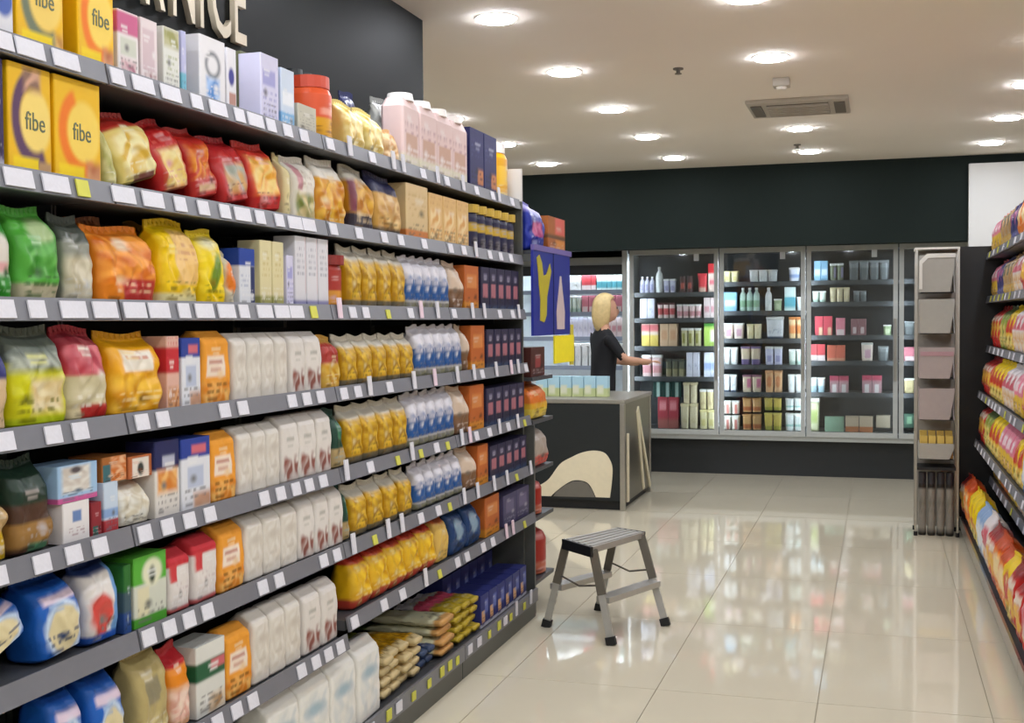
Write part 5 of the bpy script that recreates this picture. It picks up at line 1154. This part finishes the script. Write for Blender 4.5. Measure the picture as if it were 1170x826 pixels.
for i in range(4):
    x0, x1 = FX[i] + .006, FX[i + 1] - .006
    dr = MB().box(x0, x0 + .042, -.03, .0, .40, 2.25).box(x1 - .042, x1, -.03, .0, .40, 2.25).box(x0 + .042, x1 - .042, -.03, .0, .40, .45) \
        .box(x0 + .042, x1 - .042, -.03, .0, 2.20, 2.25).build('door', MT['frame'], fr_o)
    MB().box(x0 + .042, x1 - .042, -.018, -.012, .45, 2.20).build('glass_pane', MT['glass'], dr)
    MB().box(x1 - .034, x1 - .012, -.06, -.03, .95, 1.55, .006).build('door_handle', MT['chrome'], dr)
    MB().box(x1 - .24, x1 - .19, -.035, -.028, 2.13, 2.20).build('door_closer', MT['cooler'], dr)
    if i == 0:
        zs = [1.82, 1.56, 1.275, .965]
    elif i == 1:
        zs = [1.915, 1.625, 1.35, 1.09, .815]
    else:
        zs = [1.915, 1.705, 1.38, 1.13, .82]
    for z in zs:
        sh = MB().box(x0 + .0, x1 - .0, .13, .6, z - .022, z).build('fridge_shelf', MT['fridge_shelf'], fr_o)
        MB().box(x0, x1, .122, .13, z - .04, z + .006).build('shelf_rail', MT['fridge_in'], sh)
    MB().box(x0 + .006, x0 + .03, .004, .02, .5, 2.15).build('light_strip', MT['fillf'], fr_o)  # glowing strip added out of sight behind the frame to brighten the goods

# ------------------------------------------------------------------ open cooler left of it
oc = thing('open_cooler', 'brightly lit open chiller cabinet behind the woman', 'cooler', (-3.3, 12.0, 0))
MB().box(-.85, .8, .6, .66, 0, 2.2).build('back_panel', MT['cooler'], oc)
MB().box(-.85, .8, .12, .66, 2.06, 2.2).build('canopy', MT['frame'], oc)
MB().box(-.85, .8, .08, .12, 2.02, 2.12).build('canopy_front', MT['kickdark'], oc)
MB().box(-.85, .8, .12, .66, 0, .62).build('base', MT['kickdark'], oc)
MB().box(-.85, -.8, .1, .66, .62, 2.06).build('end_panel', MT['frame'], oc)
MB().box(-.8, .8, .16, .2, 2.035, 2.06).build('light_strip', MT['led'], oc)
for z in (1.86, 1.63, 1.37, 1.065):
    sh = MB().box(-.8, .8, .17, .6, z - .018, z).build('cooler_shelf', MT['cooler'], oc)
    MB().box(-.8, .8, .158, .17, z - .035, z + .008).build('shelf_rail', mat('cooler_rail', '#8f9bb0', 0.4), sh)
    MB().box(-.8, .8, .19, .2, z - .03, z - .0205).build('shelf_light', MT['led'], sh)
# ------------------------------------------------------------------ right-hand shelving with snack bags
RL = [1.985, 1.675, 1.325, 1.0, .65, .385]
def rX(z):
    return .745 if z > 1.2 else .69 if z > .9 else .67 if z > .6 else .77
RB = [(4.15, 5.40, 'snack shelving bay nearest the viewer on the right'), (5.40, 6.66, 'second snack shelving bay on the right'),
      (6.66, 7.92, 'third snack shelving bay on the right'), (7.92, 9.18, 'last snack shelving bay beside the tall rack')]
for bi, (y0, y1, lab) in enumerate(RB):
    bay = thing('shelving_bay', 'grey metal ' + lab, 'shelving', (.9, (y0 + y1) / 2, 0), 0, 'right shelving bays')
    hw = (y1 - y0) / 2 - .004
    MB().box(.24, .26, -hw, hw, 0, 2.15).build('back_panel', MT['back'], bay)
    deck = MB().box(-.32, .24, -hw, hw, .05, .08).build('base_deck', MT['steel'], bay)
    MB().box(-.31, -.29, -hw, hw, 0, .05).build('kick_plate', MT['kick'], bay)
    MB().box(-.332, -.32, -hw, hw, .03, .105).build('price_rail', MT['chrome'], deck)
    for z in RL:
        lx = rX(z) - .9
        sh = MB().box(lx + .012, .24, -hw, hw, z - .022, z + .012).build('shelf', MT['steel'], bay)
        MB().bar((lx, -hw, z), (lx, hw, z), .05, .008, (.22, 0, 1)).build('price_rail', MT['rail'], sh)
        y = -hw + .05
        while y < hw - .05 and bi > 0:
            t = obj('price_tag', TAGS[rr.choice('wwWy')], sh)
            t.location = (lx - .0075, y, z)
            t.rotation_euler = (0, .217, 0)
            y += rr.uniform(.2, .4)
DESC = {'sn_red': 'red snack bag with golden oval', 'sn_yellow': 'yellow snack bag with red oval', 'sn_orange': 'orange snack bag with cream oval',
        'sn_white': 'white snack bag with pink band', 'sn_navy': 'navy snack bag with purple oval', 'sn_pink': 'pink and yellow snack bag',
        'sn_green': 'olive-green snack bag', 'sn_blue': 'light blue and white snack bag', 'sn_tan': 'tan snack bag with olive patch'}
SEQ = [  # runs of equal facings, listed from the far end towards the viewer
 'pink3 tan3 navy2 orange4 red3 yellow4 white3', 'pink2 navy2 tan3 white2 red3 tan2 white2 yellow3 orange3',
 'red3 green2 yellow2 white3 orange4 red3 white2 yellow3', 'red3 yellow4 white3 pink2 red3 orange4 pink3', 'red2 green2 yellow3 pink4 yellow2 blue3 red3 orange3',
 'pink2 orange3 yellow2 white3 green3 yellow3 red3 orange3']
for li, z in enumerate(RL):
    y, q = 9.13, 0
    for run in SEQ[li].split():
        for _ in range(int(run[-1])):
            w = .205
            des = 'sn_' + run[:-1]
            gp = 'snack bags on the %s right-hand shelf' % ORDW[li]
            lb = DESC[des] + ', %s from far end, %s right-hand shelf' % (ORDN(q), ORDW[li])
            h = (.25, .245, .272, .25, .27, .19)[li]
            place('R', y - w / 2, z + .014, rX(z) + .024, 'bag', des, w * .93, .14, h, 'snack_bag', 'snack bag', lb, gp, 0, 1, .8)
            y -= w
            q += 1
BOT = 'red orange orange yellow yellow yellow blue blue white red red orange orange yellow red red white yellow'.split()
y = 9.14
for k, s_ in enumerate(BOT):
    w = .235
    des = 'sn_' + s_
    lb = 'large ' + DESC[des] + ', %s from far end, bottom right-hand deck' % ORDW[k]
    o = place('R', y - w / 2, .108, .60, 'bag', des, w * .93, .145, .32 + .012 * (k % 3), 'snack_bag', 'snack bag', lb, 'large snack bags on the right-hand deck', 0, 1, 2, rot=(0, .16, math.pi + rr.uniform(-.08, .08)))
    y -= w
MB().box(-.35, .26, .64, .745, 0, 2.06).build('end_panel', MT['black'], bay)

# ------------------------------------------------------------------ tall slim rack before the right-hand shelving
rk = thing('display_rack', 'tall slim silver rack with slanted grey bins', 'rack', (.395, 8.90, 0))
for sx in (-.145, .135):
    for y in (.0, .25):
        MB().box(sx, sx + .014, y, y + .014, .02, 2.03).build('post', MT['chrome'], rk)
        MB().cyl((sx + .007, y + .007, 0), (sx + .007, y + .007, .03), .014).build('foot', MT['rubber'], rk)
MB().box(-.15, .15, 0, .264, 2.03, 2.045).build('top_plate', MT['binw'], rk)
MB().box(-.145, .149, .264, .27, .03, 2.03).build('back_sheet', MT['bin'], rk)
def slant_bin(z0, z1, m, nm='bin'):
    b = MB()
    f0, f1 = .03, -.02          # foot set back, rim leaning out
    b.prism([(-.115, z0), (.085, z0), (.118, z1 - .03), (.118, z1), (-.115, z1)], 'y', -.01, .0)
    o = b.build(nm, m, rk)
    MB().box(-.118, -.112, 0, .24, z0, z1).build('bin_side', m, o)
    MB().prism([(.0, z0), (.24, z0), (.24, z1)], 'x', .112, .118).build('bin_side', m, o)
    MB().box(-.112, .112, 0, .24, z0 - .005, z0).build('bin_floor', MT['black'], o)
    return o
b1 = slant_bin(1.73, 1.99, MT['bin'])
MB().prism([(-.12, 1.75), (-.10, 1.75), (-.10, 1.93), (-.06, 1.97), (.12, 1.97), (.12, 2.0), (-.07, 2.0), (-.12, 1.95)], 'y', -.018, -.01).build('bin_rim', MT['binw'], b1)
slant_bin(1.44, 1.68, MT['bin'])
b3 = slant_bin(1.12, 1.34, MT['binp'])
MB().box(-.11, .11, -.014, -.01, 1.28, 1.31).build('bin_stripe', mat('rose_stripe', '#b08a90', .5), b3)
slant_bin(.83, 1.05, MT['binp'])
slant_bin(.55, .66, MT['bin'])
for i in range(4):
    for r_ in range(2):
        place('F', .395 - .085 + i * .057, .552 + r_ * .0, 8.915 + r_ * .09, 'box', 'packyellow', .05, .045, .16 + .03 * r_, 'snack_packet', 'packet',
              which('small yellow-orange packet|in rack bin, %s row' % ('front', 'rear')[r_], i, 4), 'packets in the rack %d' % r_, 0, 0, .3)
MB().box(-.13, .13, .0, .25, .47, .49).build('lower_shelf', MT['black'], rk)
D['greyroll'] = ['8c877e', ('b', 0, .08, '26241f'), ('b', .9, 1, '2a2622'), ('t', .1, .9, .2, .8, '6c6860')]
for i in range(4):
    place('F', .395 - .093 + i * .062, 0.001, 8.92, 'jar', 'greyroll', .056, .056, .45, 'paper_roll', 'roll',
          which('grey upright roll with dark ends|in the foot of silver rack', i, 4), 'rolls in the rack', 0, 0, .2)

# ------------------------------------------------------------------ the woman at the counter
wm = thing('person', 'blonde woman in black short-sleeved top reaching forward behind the counter', 'person', (-2.50, 11.05, 0), .55)
V_ = [((0, 0, .95), .135, .17), ((0, 0, 1.08), .12, .15), ((.02, 0, 1.27), .135, .175), ((0, 0, 1.41), .09, .14), ((.005, 0, 1.50), .05, .05), ((.025, 0, 1.585), .055, .055)]
E_ = [(0, 1), (1, 2), (2, 3), (3, 4), (4, 5)]
def chain(root, pts):
    prev = root
    for p in pts:
        V_.append(p)
        E_.append((prev, len(V_) - 1))
        prev = len(V_) - 1
    return prev
hand = []
for s_ in (-1, 1):
    chain(0, [((0, s_ * .095, .86), .095, .095), ((.02, s_ * .10, .48), .06, .06), ((-.02, s_ * .10, .10), .042, .042), ((.10, s_ * .11, .04), .036, .045), ((.16, s_ * .11, .035), .03, .04)])
    ex = (.13, s_ * .235, 1.19) if s_ < 0 else (.12, s_ * .22, 1.18)
    wx = (.36, s_ * .19, 1.165) if s_ < 0 else (.35, s_ * .10, 1.14)
    chain(3, [((0, s_ * .165, 1.405), .062, .062), (ex, .043, .043), (wx, .027, .03), ((wx[0] + .06, wx[1], wx[2]), .018, .035)])
    hand.append(Vector((wx[0] + .06, wx[1], wx[2])))
roots = {0}
for s_, hp in zip((-1, 1), hand):
    for k in range(5):
        base = len(V_)
        if k < 4:
            o_ = hp + Vector((.01, (k - 1.5) * .019, 0))
            L_ = (.07, .08, .075, .058)[k]
            seg = [o_, o_ + Vector((L_ * .5, 0, .004)), o_ + Vector((L_, 0, -.018))]
        else:
            o_ = hp + Vector((-.03, -s_ * .028, 0))
            seg = [o_, o_ + Vector((.03, -s_ * .022, -.004)), o_ + Vector((.055, -s_ * .025, -.012))]
        for p in seg:
            V_.append((tuple(p), .0085, .0085))
        E_ += [(base, base + 1), (base + 1, base + 2)]
        roots.add(base)
sk = bpy.data.meshes.new('body_skeleton')
sk.from_pydata([v[0] for v in V_], E_, [])
so = bpy.data.objects.new('body_skeleton', sk)
COL.objects.link(so)
md = so.modifiers.new('skin', 'SKIN')
md.use_smooth_shade = True
for i, v in enumerate(V_):
    sk.skin_vertices[0].data[i].radius = (v[1], v[2])
    sk.skin_vertices[0].data[i].use_root = i in roots
sb = so.modifiers.new('sub', 'SUBSURF')
sb.levels = sb.render_levels = 2
dg = bpy.context.evaluated_depsgraph_get()
dg.update()
body = bpy.data.meshes.new_from_object(so.evaluated_get(dg))
bpy.data.objects.remove(so)
bm = bmesh.new()
bm.from_mesh(body)
hd_ = bmesh.ops.create_uvsphere(bm, u_segments=24, v_segments=18, radius=1)
for v in hd_['verts']:
    x, y, z = v.co
    fx = .098 * x + (.012 if x > .6 and z < -.3 else 0)
    nose = .028 * math.exp(-((y / .16) ** 2) - ((z + .12) / .2) ** 2) if x > 0 else 0
    sock = -.010 * (math.exp(-(((abs(y) - .38) / .16) ** 2) - ((z - .08) / .12) ** 2)) if x > 0 else 0
    jaw = 1 - .28 * max(0, -z) ** 1.5
    v.co = Vector((.045 + (fx + nose + sock) * (jaw if x < 0 else 1), .074 * y * jaw, 1.655 + .122 * z))
for s_ in (-1, 1):   # ears
    er = bmesh.ops.create_uvsphere(bm, u_segments=8, v_segments=6, radius=1)
    for v in er['verts']:
        v.co = Vector((.035 + .018 * v.co.x, s_ * .074 + .008 * v.co.y, 1.65 + .032 * v.co.z))
for f in bm.faces:
    f.smooth = True
    c = f.calc_center_median()
    arm = c.x > .17 and 1.05 < c.z < 1.3 and abs(c.y) > .04
    if c.z > 1.475 or arm or (abs(c.y) > .16 and c.z < 1.25 and c.z > 1.0 and c.x > .1):
        f.material_index = 0
    elif c.z > .93:
        f.material_index = 1
    elif c.z > .085:
        f.material_index = 2
    else:
        f.material_index = 3
bmesh.ops.translate(bm, vec=(0, 0, -min(v.co.z for v in bm.verts)), verts=bm.verts)
bm.to_mesh(body)
bm.free()
for k in ('skin', 'cloth', 'trousers', 'shoe'):
    body.materials.append(MT[k])
obj('body', body, wm)
for s_ in (-1, 1):
    MB().cyl((.133, s_ * .029, 1.665), (.138, s_ * .029, 1.665), .011, n=10).build('eye', MT['eye'], wm)
MB().box(.128, .140, -.022, .022, 1.590, 1.602, .003).build('mouth', MT['lip'], wm)
hb = bmesh.new()
hs = bmesh.ops.create_uvsphere(hb, u_segments=40, v_segments=30, radius=1)
for v in hs['verts']:
    x, y, z = v.co
    ang = math.atan2(y, x)
    strand = 1 + .018 * math.sin(15 * ang + 3 * z) + .012 * math.sin(31 * ang)
    face = max(0, min(1, (x - .15) / .3)) * max(0, min(1, (.62 - z) / .25))   # open towards the face
    fall = max(0, -z) ** .8 * max(0, min(1, .75 - x))                         # lengths hanging to the nape
    px = .022 + (.122 * x - .03 * fall) * strand
    py = .098 * y * strand * (1 - .12 * fall)
    pz = 1.682 + .128 * z - .125 * fall
    px = px * (1 - face) + min(px, .045) * face
    v.co = Vector((px, py, pz))
for f in hb.faces:
    f.smooth = True
me = bpy.data.meshes.new('hair')
hb.to_mesh(me)
hb.free()
obj('hair', me, wm, MT['hair'])
